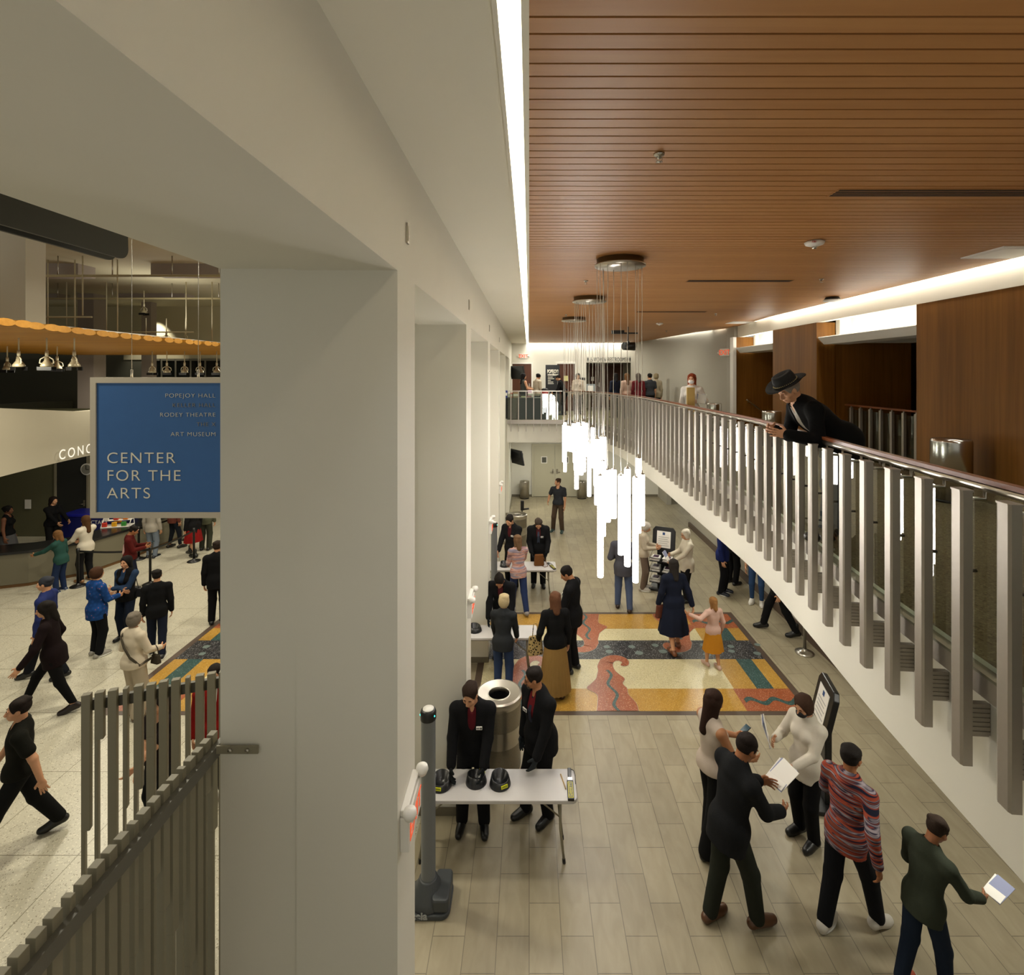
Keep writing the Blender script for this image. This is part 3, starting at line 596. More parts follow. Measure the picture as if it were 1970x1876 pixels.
def big_bin(p, r_, h, lab):
    t = empty('litter_bin', p, 0, lab, 'litter bin', 'tall perforated steel litter bins')
    m = MB(); m.lathe([(r_ * .95, 0), (r_ * .97, .05)], n=36); m.build('base_ring', M_black, t)
    m = MB(); m.lathe([(r_, .05), (r_, .42)], n=48, closed=True); m.lathe([(r_, .62), (r_, h - .08)], n=48, closed=True); m.build('perforated_panel', M_perf, t)
    m = MB(); m.lathe([(r_ + .002, .41), (r_ + .002, .63)], n=48, closed=True); m.lathe([(r_ + .004, h - .1), (r_ + .006, h - .03), (r_ + .014, h - .025), (r_ + .014, h)], n=48, closed=True); m.lathe([(r_ + .014, h), (r_ * .96, h + .012)], n=48, closed=True); m.lathe([(r_ * .96, h + .012), (r_ * .52, h - .012)], n=48, closed=True); m.lathe([(r_ * .52, h - .012), (r_ * .49, h - .002), (r_ * .47, h - .01), (r_ * .47, h - .07)], n=48, closed=True); m.build('lid', M_steel, t)
    m = MB(); m.lathe([(r_ * .47, h - .06), (r_ * .45, h - .5), (0, h - .5)], n=36, closed=True); m.build('liner', M_black, t)
big_bin((-.41, 7.0, 0), .295, 1.0, 'large perforated steel litter bin between the two front guards'); big_bin((-.37, 15.9, 0), .295, 1.0, 'farther perforated steel litter bin beside the left wall')
# ---------------------------------------------------------------- hanging sign
Ys = 5.5; p0 = at(173, 997, Ys); p1 = at(436, 726, Ys)
sg = empty('hanging_sign', (p0.x, Ys, p0.z), 0, 'large blue CENTER FOR THE ARTS sign hanging on cables over the lobby', 'sign')
W, H = p1.x - p0.x, p1.z - p0.z; b_ = .061
m = MB(); m.box((0, 0, 0), (b_, .08, H)); m.box((W - b_, 0, 0), (W, .08, H)); m.box((b_, 0, 0), (W - b_, .08, b_)); m.box((b_, 0, H - b_), (W - b_, .08, H)); m.build('frame', mat('sign_frame', 'c9bfae', .5), sg)
m = MB(); m.box((b_, .015, b_), (W - b_, .065, H - b_)); m.build('blue_panel', mat('sign_blue', '2f537c', .5, emit=.05, ecol='2f537c') if 0 else mat('sign_blue', '3465a4', .5, var=.05), sg)
M_let = mat('sign_letters', 'f0eada', .6); M_letd = mat('sign_letters_dim', 'a09c90', .6)
for t_, x0, x1, y0, y1, mm in (('POPEJOY HALL', 317, 413, 757, 765, M_let), ('KELLER HALL', 331, 413, 775.5, 783.5, M_letd), ('RODEY THEATRE', 307, 413, 794, 802, M_let), ('THE X', 377, 413, 812.5, 820.5, M_letd), ('ART MUSEUM', 327, 413, 831.5, 839.5, M_let),
        ('CENTER', 205, 336, 870.5, 891.5, M_let), ('FOR THE', 205.5, 346, 904.5, 925.5, M_let), ('ARTS', 204, 287, 938.5, 959.5, M_let)):
    fit_text(t_, mm, x0, x1, y0, y1, Ys, sg, bold=-.0015, spacing=1.15, off=(p0.x, Ys - .012, p0.z))
for px in (248, 377): m = MB(); x = (px - CX) * Ys / F - p0.x; m.tube([(x, .04, H), (x, .04, 8 - p0.z)], .003, 5); m.lathe([(0, H), (.012, H), (.012, H + .08), (0, H + .09)], (x, .04, 0), 8); m.build('cable', M_steel, sg)
# ---------------------------------------------------------------- stair guards (vertical grey slats)
def slat_guard(name, A, B, n, ztop, lab, side):
    A = Vector(A); B = Vector(B); d = (B - A); L = d.length; rz = math.atan2(-d.x, d.y); rr = random.Random(n)
    g = empty(name, (A.x, A.y, 0), rz, lab, 'guardrail'); sp_ = L / n
    for i in range(n + 1):
        wd = sp_ * (.36 if i % 5 == 3 else .68); y = i * sp_; zc = ztop - rr.random() * .006
        m = MB(); cut = zc - .3 - rr.random() * .9
        m.box((-.02, y - wd / 2, cut), (.02, y + wd / 2, zc)); lo = wd * (.4 if rr.random() < .7 else 1)
        m.box((-.02, y - wd / 2, .02), (.02, y - wd / 2 + lo, cut)); m.build('slat', M_olive, g, bevel=.002)
    m = MB(); x = .02 * side
    m.box((min(x, x + .03 * side), -.03, ztop - .13), (max(x, x + .03 * side), L + .04, ztop - .06)); m.build('top_rail', mat('rail_grey', '67645a', .45), g)
    return g
g = slat_guard('stair_guard', (-1.86, 1.2), (-1.86, 3.02), 27, 3.23, 'near stair guard of grey vertical slats beside the first pier', 1)
m = MB(); m.box((-1.80, 2.96, 3.145), (-1.56, 2.97, 3.19)); tag(m.build('bracket', M_olive, None), 'grey metal bracket screwed to the first pier', 'bracket')
for x_ in (-1.72, -1.62): m = MB(); m.lathe([(.012, 0), (.012, .008), (0, .01)], n=6); o = m.build('screw', M_steel, bpy.data.objects['bracket'], (x_, 2.96, 3.167)); o.rotation_euler = (PI / 2, 0, 0)
slat_guard('stair_guard', (-2.91, 3.386), (-2.1, 3.67), 12, 3.23, 'farther stair guard of grey vertical slats turning towards the lobby', -1)
# ---------------------------------------------------------------- the lobby
zl = 8.0
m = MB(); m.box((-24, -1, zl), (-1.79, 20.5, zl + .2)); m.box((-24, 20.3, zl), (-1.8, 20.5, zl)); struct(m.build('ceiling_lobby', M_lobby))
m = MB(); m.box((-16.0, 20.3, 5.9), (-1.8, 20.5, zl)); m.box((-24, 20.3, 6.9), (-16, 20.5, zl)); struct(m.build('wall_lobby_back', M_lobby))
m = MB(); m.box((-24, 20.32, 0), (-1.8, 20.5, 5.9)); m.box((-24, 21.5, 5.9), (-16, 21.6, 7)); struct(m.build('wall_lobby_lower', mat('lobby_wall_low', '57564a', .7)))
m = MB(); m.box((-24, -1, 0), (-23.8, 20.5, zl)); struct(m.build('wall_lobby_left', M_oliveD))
for a, b, y in ((50, 135, 12.9), (290, 425, 12.9), (50, 110, 16.2), (225, 350, 16.2)):
    pass
m = MB()
for (x0, x1, y0, y1, Y) in ((50, 150, 508, 529, 12.4), (290, 430, 507, 528, 12.4), (50, 110, 563, 573, 17), (225, 355, 563, 573, 17)):
    a = at(x0, y1, Y); b = at(x1, y0, Y); m.box((a.x, Y, a.z), (b.x, Y + .5, zl))
struct(m.build('ceiling_beams', M_mauve))
m = MB(); m.box((at(0, 0, 9.5).x, 9.5, 6.28), (at(17, 0, 9.5).x, 9.8, zl)); m.box((at(17, 0, 9.5).x, 9.5, 6.25), (at(49, 0, 9.5).x, 9.9, zl)); struct(m.build('ceiling_bulkhead', M_wall))
# rails hanging across the lobby ceiling
for y_, Y, lab in ((530, 11.6, 'nearer long horizontal lighting rail under the lobby ceiling'), (574, 15.1, 'farther long horizontal lighting rail under the lobby ceiling')):
    p = at(50, y_, Y); q = at(424, y_, Y); m = MB(); m.box((p.x, Y, p.z - .03), (q.x + 1, Y + .05, p.z + .02)); r = m.build('lighting_rail', mat('rail_beige', 'a89c78', .5)); tag(r, lab, 'rail')
    for px in (110, 215, 330, 420): x = at(px, 0, Y).x; m = MB(); m.tube([(x, Y + .02, p.z), (x, Y + .02, zl)], .012, 6); m.build('hanger', M_steel, r)
for px, y0, y1, Y in ((58, 536, 606, 11.6), (159, 536, 607, 11.6), (128, 578, 637, 14.9), (205, 578, 640, 14.9), (226, 536, 650, 12), (358, 578, 640, 14.9), (408, 578, 660, 14.9), (92, 610, 635, 12), (144, 610, 637, 12)):
    a = at(px, y0, Y); b = at(px, y1, Y); a.z = zl; m = MB(); m.tube([a, b], .014, 6); tag(m.build('hanging_rod', mat('rod_cream', 'c8bfa4', .5), None), 'thin cream rod hanging from the lobby lighting rails', 'rod', 'thin rods hanging over the slatted cloud')
for (x0, x1, y_, Y, lab) in ((50, 177, 610, 12, 'left horizontal track bar over the wooden cloud'), (200, 372, 639, 14.9, 'right horizontal track bar over the wooden cloud')):
    a = at(x0, y_, Y); b = at(x1, y_, Y); m = MB(); m.tube([a, b], .02, 8); tag(m.build('track_bar', mat('rod_cream', 'c8bfa4'), None), lab, 'track bar')
# wooden cloud: stepped slats
cl = empty('wood_cloud', (-10, 12, 5.93), 0, 'suspended curved canopy of honey coloured wooden slats above the lobby', 'ceiling canopy')
y = 6.05; k = 0
while y < 16.6:
    xe = -6.55 - .55 * math.sin(min(1, (y - 6) / 3.4) * PI / 2) + max(0, y - 10) * .08 + (.03 if k % 2 else 0)
    m = MB(); x0 = -15 - .2 * (k % 3)
    P_e = [(.128 * math.cos(t), .07 + .05 * math.sin(t)) for t in [2 * PI * q / 14 for q in range(14)]]
    m.add([(x0 + 10, y - 12 + a, b) for a, b in P_e] + [(xe + 10, y - 12 + a, b) for a, b in P_e], [(q, (q + 1) % 14, 14 + (q + 1) % 14, 14 + q) for q in range(14)] + [tuple(range(14)), tuple(range(14, 28))], 0)
    m.build('slat', M_wcloud, cl); y += .27; k += 1
for x_ in (-3, 0, 2.2): m = MB(); m.box((x_, -5.3, .12), (x_ + .05, 4.4, .2)); m.build('carrier', M_white, cl)
# track spotlights
def spotproto():
    r = empty('track_spotlight', (0, 0, 0)); m = MB(); m.tube([(0, 0, .5), (0, 0, .1)], .012, 6); m.tube([(0, 0, .12), (0, 0, .03)], .025, 8); m.build('stem', mat('rod_cream', 'c8bfa4'), r)
    m = MB(); m.tube([(-.0, 0, .03), (-.09, 0, -.03), (-.1, 0, -.1)], .009, 6); m.tube([(0, 0, .03), (.09, 0, -.03), (.1, 0, -.1)], .009, 6); m.tube([(-.1, 0, -.1), (.1, 0, -.1)], .006, 6); m.build('yoke', mat('rod_cream', 'c8bfa4'), r)
    m = MB(); m.lathe([(0, .02), (.03, .02), (.035, -.05), (.06, -.09), (.085, -.13), (.085, -.16), (.07, -.16), (.05, -.12), (0, -.11)], n=18); m.build('lamp_head', mat('lamp_beige', '9c9278', .35, .4), r)
    m = MB(); m.box((-.1, -.08, -.22), (.1, -.07, -.16)); m.box((-.1, .07, -.22), (.1, .08, -.16)); m.build('barn_door', M_black, r); return r
sp0 = spotproto(); first = True
spots = [(36, 688, 8.8, 'leftmost of the three near spotlights under the wooden cloud'), (90, 688, 8.8, 'middle of the three near spotlights under the wooden cloud'), (143, 688, 8.8, 'right of the three near spotlights under the wooden cloud'),
  (293, 706, 14, 'spotlight just above the blue sign, first from left'), (321, 706, 14, 'spotlight just above the blue sign, second from left'), (355, 706, 14, 'spotlight just above the blue sign, third from left'), (385, 706, 14, 'spotlight just above the blue sign, fourth from left'), (417, 706, 14, 'spotlight above the blue sign, beside the pier'),
  (277, 592, 15.12, 'spotlight high on the olive lobby wall'), (281, 645, 14.9, 'spotlight resting above the cloud in the bright wall glow'), (320, 646, 14.9, 'tilted spotlight above the cloud, middle of three'), (357, 646, 14.9, 'right spotlight above the cloud'),
  (14, 698, 11.5, 'small dark spotlight behind the near ones, far left'), (110, 696, 11.5, 'small dark spotlight behind the near middle ones')]
for px, py, Y, lab in spots:
    o = sp0 if first else copy_tree(sp0); first = False; o.location = at(px, py, Y); o.rotation_euler = (0, 0, (px * .37) % 1.2 - .6); tag(o, lab, 'spotlight', 'track spotlights in the lobby')
sl = bpy.data.lights.new('wall_spot', 'SPOT'); sl.energy = 260; sl.spot_size = 1.3; sl.spot_blend = .6; sl.color = (1, .93, .75); sl.shadow_soft_size = .05
so = bpy.data.objects.new('wall_spot', sl); so.location = at(280, 598, 19.7); so.rotation_euler = (.35, 0, 0); COL.objects.link(so)
# dark housing behind the beam
r = empty('screen_housing', (-3.52, 0, 6.33), 0, 'long dark grey housing of two panels hanging beside the white beam at upper left', 'housing')
for x_, L_ in ((0, 4.52), (-.15, 4.58)):
    c_ = [(L_ - .09 + .09 * math.sin(a), .09 - .09 * math.cos(a)) for a in np.linspace(0, PI / 2, 7)]; pr = [(.2, 0)] + c_ + [(L_ - .03, 1.0), (.2, 1.0)]
    m = MB(); n_ = len(pr); m.add([(x_, y, z) for y, z in pr] + [(x_ - .025, y, z) for y, z in pr], [tuple(range(n_)), tuple(range(n_, 2 * n_))] + [(i, (i + 1) % n_, n_ + (i + 1) % n_, n_ + i) for i in range(n_)]); m.build('panel', mat('housing_grey', '34332c', .45), r)
m = MB(); m.box((-.14, .3, .3), (-.01, 4.3, 1.6)); m.build('core', M_black, r)
# upper dark zone of the lobby: pillars and dark windows
m = MB(); a = at(149, 790, 17); b = at(180, 640, 17); m.box((a.x, 17, 3), (b.x, 17.5, zl)); a = at(272, 0, 19); b = at(290, 0, 19); m.box((a.x, 19, 3), (b.x, 19.3, zl)); struct(m.build('pillar_lobby', M_mauve))
m = MB()
m.box((-24, 19.4, 4.3), (-1.8, 19.42, 4.36))
for i, px in enumerate((284, 314, 341, 370, 398)):
    a = at(px - 3, 760, 20.2); b = at(px + 22, 694, 20.2); w_ = b.x - a.x
    wn = empty('window_%d' % (i + 1), (a.x, 20.28, a.z)); wn['kind'] = 'structure'; q = MB(); q.box((0, -.03, 0), (w_, .02, b.z - a.z)); q.build('pane', mat('night_pane', '101310', .1), wn)
    q = MB(); q.box((-.06, -.05, 0), (0, .02, b.z - a.z)); q.box((-.06, -.05, b.z - a.z), (w_, .02, b.z - a.z + .08)); q.build('frame', mat('window_frame_grey', '6a675a'), wn)
# concession fascia, counter, back wall
fp = [(-11.3, 9.0), (-11.9, 10.5), (-12.35, 12.0), (-12.7, 13.5), (-12.95, 15), (-13.1, 17), (-13.1, 20.3)]
m = MB(); P1 = spline(fp, .4); zt1 = [4.55 + (4.25 - 4.55) * min(1, (p.y - 11.9) / 3) for p in P1]; n_ = len(P1)
m.add([(p.x, p.y, 2.93) for p in P1] + [(p.x, p.y, z) for p, z in zip(P1, zt1)] + [(p.x - .3, p.y, z) for p, z in zip(P1, zt1)] + [(p.x - .3, p.y, 2.93) for p in P1], [(k * n_ + i, k * n_ + i + 1, ((k + 1) % 4) * n_ + i + 1, ((k + 1) % 4) * n_ + i) for k in range(4) for i in range(n_ - 1)])
struct(m.build('trim_7', mat('fascia_taupe', 'aaa391', .55))).name = 'fascia_panel'
bpy.data.objects['fascia_panel']['kind'] = 'structure'
lt = text_mesh('CONCESSIONS', .38, mat('white_letters', 'f2efe6', .5, emit=.5), 'fascia_lettering', spacing=1.4, loc=(-12.60, 13.05, 3.08), rot=(PI / 2, 0, PI / 2 + .19)); lt.location = (-12.66, 13.85, 3.02); tag(lt, 'white raised CONCESSIONS lettering on the taupe fascia, mostly hidden by the blue sign', 'lettering')
m = MB(); m.box((-18.2, 8, 0), (-18, 20.3, 4.3)); m.box((-16, 8, 4.2), (-11, 20.3, 4.3)) if 0 else None; struct(m.build('wall_concession', M_oliveD))
m = MB(); m.box((-18.0, 16.9, 0), (-13.2, 17.0, 4.2)); struct(m.build('wall_concession_back', mat('olive_wall', '5c5b42', .7)))
door(6, -15.5, -14.5, 0, 2.9, M_dark, M_olive, y=16.88)
ct = empty('counter', (-12.6, 13, 0), 0, 'angled grey panelled concession counter with black top and timber base', 'counter')
fp2 = [Vector(v) for v in ((-14.2, 12.3), (-13.15, 12.75), (-12.6, 12.95), (-11.75, 13.7), (-11.45, 15), (-11.3, 16.8))]
def band(P, t0, t1, z0, z1):
    A = offs(P, -t0); B = offs(P, -t1); n = len(P); q = MB()
    q.add([(v.x + 12.6, v.y - 13, z) for z in (z0, z1) for v in A] + [(v.x + 12.6, v.y - 13, z) for z in (z1, z0) for v in B], [(k * n + i, k * n + i + 1, ((k + 1) % 4) * n + i + 1, ((k + 1) % 4) * n + i) for k in range(4) for i in range(n - 1)] + [(0, n, 2 * n, 3 * n), (n - 1, 4 * n - 1, 3 * n - 1, 2 * n - 1)]); return q
band(fp2, 0, .06, .08, .84).build('front_panel', mat('counter_grey', '6f6a58', .5), ct); band(fp2, .02, .06, 0, .08).build('timber_base', mat('base_timber', '6a4a24'), ct); band(fp2, -.04, .75, .84, .9).build('countertop', mat('black_counter', '17181a', .25), ct)
m = MB(); m.box((-.55, -.4, .78), (.55, .4, .82)); r = empty('side_table', (-14.1, 11.5, 0), .1, 'grey topped service table at the left edge, before the counter', 'table'); m.build('tabletop', mat('table_grey', '52585a', .4), r)
for sx in (-.45, .45):
    for sy in (-.3, .3): m = MB(); m.box((sx - .025, sy - .025, 0), (sx + .025, sy + .025, .78)); m.build('leg', M_black, r)
p = at(166, 903, 16.84); r = empty('wall_clock', (p.x, p.y, p.z), 0, 'round wall clock under the fascia, half hidden by the blue sign', 'clock'); m = MB(); m.tube([(0, 0, 0), (0, .05, 0)], .19, 28); m.build('rim', M_white, r); m = MB(); m.tube([(0, -.01, 0), (0, .0, 0)], .155, 28); m.build('dial', mat('dial_grey', '8f8d82'), r); m = MB(); m.box((-.008, -.02, 0), (.008, -.012, .13)); m.box((0, -.02, -.008), (.09, -.012, .008)); m.build('hands', M_black, r)
p = at(54, 970, 16.88); m = MB(); m.box((-.1, -.01, -.15), (.1, 0, .15)); tag(m.build('paper_notice', M_paper, None, p), 'white paper notice on the dark wall behind the counter', 'notice')
r = empty('drinks_cooler', (-13.25, 15.9, 0), 0, 'long blue lidded drinks cooler behind the concession counter', 'cooler'); m = MB(); m.box((-.9, -.35, 0), (.9, .35, 1.0)); m.build('cabinet', mat('deep_blue', '141a5c', .4), r, bevel=.03); m = MB(); m.box((-.92, -.37, 1.0), (.92, .37, 1.1)); m.build('lid', mat('lid_blue', '1a1f88', .3), r, bevel=.03)
text_mesh('NECTAR', .16, M_white, parent=r, loc=(-.2, -.356, .8))
r = empty('candy_rack', (-12.0, 15.0, .903), .25, 'wire rack of bright candy bags on the counter beside the sign', 'rack'); m = MB()
for s in (-.35, .35): m.tube([(s, -.15, 0), (s, .1, .35)], .012, 6); m.tube([(s, -.15, 0), (s, .18, 0), (s, .1, .35)], .008, 6)
m.box((-.35, -.16, 0), (.35, .18, .015)); m.box((-.35, -.02, .16), (.35, .14, .17)); m.build('rack_frame', M_white, r)
for i, c in enumerate(('c0392b', 'd8a020', '3a8a3a', 'd8d8d0', 'c0392b', 'e07820')):
    m = MB(); x = -.28 + i % 3 * .24; z = .02 + (i // 3) * .16; m.box((x - .06, -.12 + (i // 3) * .1, z), (x + .06, -.06 + (i // 3) * .1, z + .12)); tag(m.build('candy_bag', mat('candy_' + str(i), c, .4), None, (-12.0, 15.0, .903), .25, bevel=.01), ('red', 'yellow', 'green', 'white', 'dark red', 'orange')[i] + ' candy bag on the ' + ('lower' if i < 3 else 'upper') + ' shelf of the counter rack', 'candy bag', 'candy bags on the counter rack')
def stanchion(p, h, lab, M=M_black, belt=None):
    r = empty('stanchion', p, 0, lab, 'stanchion', 'black belt stanchions of the concession queue' if M is M_black else None)
    m = MB(); m.lathe([(0, 0), (.17, 0), (.17, .015), (.12, .035), (.04, .06), (.035, .08), (0, .08)], n=28); m.build('base', M, r); m = MB(); m.lathe([(.03, .07), (.03, h - .12), (.038, h - .12), (.038, h), (0, h)], n=16); m.build('post', M, r)
    if belt:
        q = Vector(belt) - Vector(p); m = MB(); d = q.normalized(); L = q.length; n = Vector((-d.y, d.x, 0)) * .002; A = [d * (.04 + (L - .08) * t) + Vector((0, 0, h - .05 - .04 * math.sin(PI * t))) for t in np.linspace(0, 1, 9)]
        m.add([a + n for a in A] + [a + n - Vector((0, 0, .05)) for a in A] + [a - n for a in A] + [a - n - Vector((0, 0, .05)) for a in A], [(i, i + 1, 10 + i, 9 + i) for i in range(8)] + [(18 + i, 19 + i, 28 + i, 27 + i) for i in range(8)]); m.build('belt', M_black, r)
    return r
s1 = fl(150, 1128); s2 = fl(289, 1124); s3 = fl(373, 1080); s4 = fl(267, 1076); s5 = fl(362, 1038)
stanchion(s1, .95, 'black stanchion at left, its belt running to the next', belt=s2); stanchion(s2, .95, 'black stanchion right behind the woman in the black vest', belt=s3); stanchion(s3, .95, 'black stanchion at right in front of the red skirted person', belt=None)
stanchion(s4, .95, 'black stanchion behind the maroon sweater', belt=s5); stanchion(s5, .95, 'farthest black stanchion under the blue sign')
stanchion(fl(1548, 1256), 1.0, 'silver stanchion under the balcony, right of the mosaic', M=M_steel)
# ---------------------------------------------------------------- people: one continuous surface each, grown from a distance field
class Field:
    def __init__(s, lo, hi, res):
        s.res = res; s.lo = np.array(lo, float); n = np.ceil((np.array(hi) - s.lo) / res).astype(int) + 1; s.n = n
        s.ax = [s.lo[i] + res * np.arange(n[i]) for i in range(3)]; s.F = np.full(n, .2, np.float32)
    def win(s, lo, hi, pad):
        sl = []
        for i in range(3):
            a = int(max(0, math.floor((lo[i] - pad - s.lo[i]) / s.res))); b = int(min(s.n[i], math.ceil((hi[i] + pad - s.lo[i]) / s.res) + 1))
            if a >= b: return None
            sl.append(slice(a, b))
        X = s.ax[0][sl[0]][:, None, None]; Y = s.ax[1][sl[1]][None, :, None]; Z = s.ax[2][sl[2]][None, None, :]
        return tuple(sl), X, Y, Z
    def put(s, sl, d, k, op):
        A = s.F[sl]
        if op < 0:
            B = -d; h = np.maximum(k - np.abs(A - B), 0) / max(k, 1e-6); s.F[sl] = np.maximum(A, B) + h * h * k * .25
        else:
            h = np.maximum(k - np.abs(A - d), 0) / max(k, 1e-6); s.F[sl] = np.minimum(A, d) - h * h * k * .25
    def cone(s, a, b, ra, rb, k=.03, op=1, fl=None):
        a = np.array(a, float); b = np.array(b, float); r = max(ra, rb); w = s.win(np.minimum(a, b) - r, np.maximum(a, b) + r, k + .03)
        if w is None: return
        sl, X, Y, Z = w; d = b - a; L = d @ d + 1e-9
        t = np.clip(((X - a[0]) * d[0] + (Y - a[1]) * d[1] + (Z - a[2]) * d[2]) / L, 0, 1)
        D = np.sqrt((X - a[0] - t * d[0]) ** 2 + (Y - a[1] - t * d[1]) ** 2 + (Z - a[2] - t * d[2]) ** 2) - (ra + (rb - ra) * t)
        s.put(sl, D, k, op)
    def ell(s, c, r, R=None, k=.03, op=1):
        c = np.array(c, float); r = np.array(r, float); m = np.full(3, r.max()) if R is not None else r
        w = s.win(c - m, c + m, k + .03)
        if w is None: return
        sl, X, Y, Z = w; X = X - c[0]; Y = Y - c[1]; Z = Z - c[2]
        if R is not None:
            R = np.array(R); X, Y, Z = [R[0][i] * X + R[1][i] * Y + R[2][i] * Z for i in range(3)]
        k0 = np.sqrt((X / r[0]) ** 2 + (Y / r[1]) ** 2 + (Z / r[2]) ** 2) + 1e-6; k1 = np.sqrt((X / r[0] ** 2) ** 2 + (Y / r[1] ** 2) ** 2 + (Z / r[2] ** 2) ** 2) + 1e-6
        s.put(sl, k0 * (k0 - 1) / k1, k, op)
    def cut(s, axis, val, sign):
        """remove everything on one side of a plane (sign +1 removes above val)"""
        sh = [1, 1, 1]; sh[axis] = -1; d = (s.ax[axis] - val).reshape(sh) * sign; s.F = np.maximum(s.F, d.astype(np.float32))
    def mesh(s):
        F = s.F.copy(); F[0] = F[-1] = .2; F[:, 0] = F[:, -1] = .2; F[:, :, 0] = F[:, :, -1] = .2
        n = F.shape; I = F < 0; c = [n[0] - 1, n[1] - 1, n[2] - 1]
        cnt = np.zeros(c, np.float32); acc = np.zeros(c + [3], np.float32)
        for ax in range(3):
            o = [i for i in range(3) if i != ax]
            for p in (0, 1):
                for q in (0, 1):
                    s0 = [slice(0, c[i]) for i in range(3)]
                    s0[o[0]] = slice(p, c[o[0]] + p); s0[o[1]] = slice(q, c[o[1]] + q); s1 = list(s0); s1[ax] = slice(1, c[ax] + 1)
                    a = F[tuple(s0)]; b = F[tuple(s1)]; X = (a < 0) != (b < 0); t = np.where(X, a / np.where(X, a - b, 1), 0)
                    cnt += X; acc[..., ax] += np.where(X, t, 0); acc[..., o[0]] += X * p; acc[..., o[1]] += X * q
        mask = cnt > 0; idx = np.full(c, -1, np.int64); ids = np.argwhere(mask); idx[mask] = np.arange(len(ids))
        V = (ids + acc[mask] / cnt[mask][:, None]) * s.res + s.lo; Q = []
        for ax in range(3):
            o = [(ax + 1) % 3, (ax + 2) % 3]; s0 = [slice(1, c[i]) for i in range(3)]; s0[ax] = slice(0, c[ax]); s1 = list(s0); s1[ax] = slice(1, c[ax] + 1)
            a = I[tuple(s0)]; b = I[tuple(s1)]
            for M_, rev in ((a & ~b, 0), (~a & b, 1)):
                P = np.argwhere(M_); P = P + np.array([1 if i != ax else 0 for i in range(3)])
                if not len(P): continue
                def g(d0, d1): R = P.copy(); R[:, o[0]] -= d0; R[:, o[1]] -= d1; return idx[R[:, 0], R[:, 1], R[:, 2]]
                q = np.stack([g(1, 1), g(0, 1), g(0, 0), g(1, 0)], 1); Q.append(q[:, ::-1] if rev else q)
        return V, (np.concatenate(Q) if Q else np.zeros((0, 4), int))
def npmesh(name, parts, mats, parent):
    Vs = []; Qs = []; mi = []; n = 0
    for V, Q, k in parts: Vs.append(V); Qs.append(Q + n); mi += [k] * len(Q); n += len(V)
    V = np.concatenate(Vs); Q = np.concatenate(Qs); me = bpy.data.meshes.new(name); me.vertices.add(len(V)); me.vertices.foreach_set('co', V.astype(np.float32).ravel())
    me.loops.add(len(Q) * 4); me.loops.foreach_set('vertex_index', Q.astype(np.int32).ravel()); me.polygons.add(len(Q)); me.polygons.foreach_set('loop_start', np.arange(len(Q), dtype=np.int32) * 4); me.polygons.foreach_set('loop_total', np.full(len(Q), 4, np.int32))
    me.polygons.foreach_set('use_smooth', np.ones(len(Q), bool)); me.polygons.foreach_set('material_index', np.array(mi, np.int32)); me.update(calc_edges=True)
    for m in (mats if isinstance(mats, (list, tuple)) else [mats]): me.materials.append(m)
    o = bpy.data.objects.new(name, me); COL.objects.link(o); o.parent = parent; return o
def nrm(v): v = np.array(v, float); return v / (np.linalg.norm(v) + 1e-9)
def rotx(a): c, s = math.cos(a), math.sin(a); return np.array([[1, 0, 0], [0, c, -s], [0, s, c]])
def roty(a): c, s = math.cos(a), math.sin(a); return np.array([[c, 0, s], [0, 1, 0], [-s, 0, c]])
def rotz(a): c, s = math.cos(a), math.sin(a); return np.array([[c, -s, 0], [s, c, 0], [0, 0, 1]])
def ik(a, t, l1, l2, pole):
    a = np.array(a, float); t = np.array(t, float); d = t - a; L = np.linalg.norm(d); L2 = min(L, (l1 + l2) * .995); u = d / (L + 1e-9); t = a + u * L2
    x = (l1 * l1 - l2 * l2 + L2 * L2) / (2 * L2); h = math.sqrt(max(l1 * l1 - x * x, 0)); p = np.array(pole, float); p = p - u * (p @ u); return a + u * x + nrm(p) * h, t
SKINS = {'l': 'c08e6c', 'm': 'a87450', 't': '94603e', 'p': 'cfa183', 'd': '6e4630'}
def sk(k): return mat('skin_' + k, SKINS[k], .5, bump=.03, bscale=90, spec=.35)
def cloth(c, rough=.9, **kw): return mat('cloth_' + str(c), c, rough, bump=.12, bscale=110, var=.06, vscale=12, spec=.15, **kw)
def patterned(kind):
    if 'pat_' + kind in MATS: return MATS['pat_' + kind]
    m = mat('pat_' + kind, '888888', .9, spec=.15); nt = m.node_tree; b = nt.nodes['Principled BSDF']
    if kind in ('pinkstripe', 'orangestripe'):
        n = node(nt, 'ShaderNodeTexNoise', Scale=1.0, Detail=2.0); nt.links.new(coords(nt, (2, 2, 26)), n.inputs['Vector'])
        st = [(.38, '8a6a70'), (.45, 'c9a9a0'), (.5, 'b86a50'), (.53, 'c8b0aa'), (.6, '8c8494')] if kind == 'pinkstripe' else [(.36, '1d1f30'), (.43, '8a3c2c'), (.48, 'a04e38'), (.5, '20223a'), (.56, '9a8f94'), (.59, '24243a'), (.66, '7a4030')]
        nt.links.new(ramp(nt, n.outputs['Fac'], st), b.inputs['Base Color'])
    elif kind == 'bluepattern':
        n = node(nt, 'ShaderNodeTexVoronoi', Scale=16.0); nt.links.new(coords(nt), n.inputs['Vector']); nt.links.new(ramp(nt, n.outputs['Distance'], [(.0, 'c8ccd0'), (.14, '7a2a3a'), (.2, '1e4a8c'), (.7, '16396e')]), b.inputs['Base Color'])
    elif kind == 'leopard':
        n = node(nt, 'ShaderNodeTexVoronoi', Scale=26.0); nt.links.new(coords(nt), n.inputs['Vector']); nt.links.new(ramp(nt, n.outputs['Distance'], [(.3, '1c1812'), (.42, 'a89060')]), b.inputs['Base Color'])
    return m
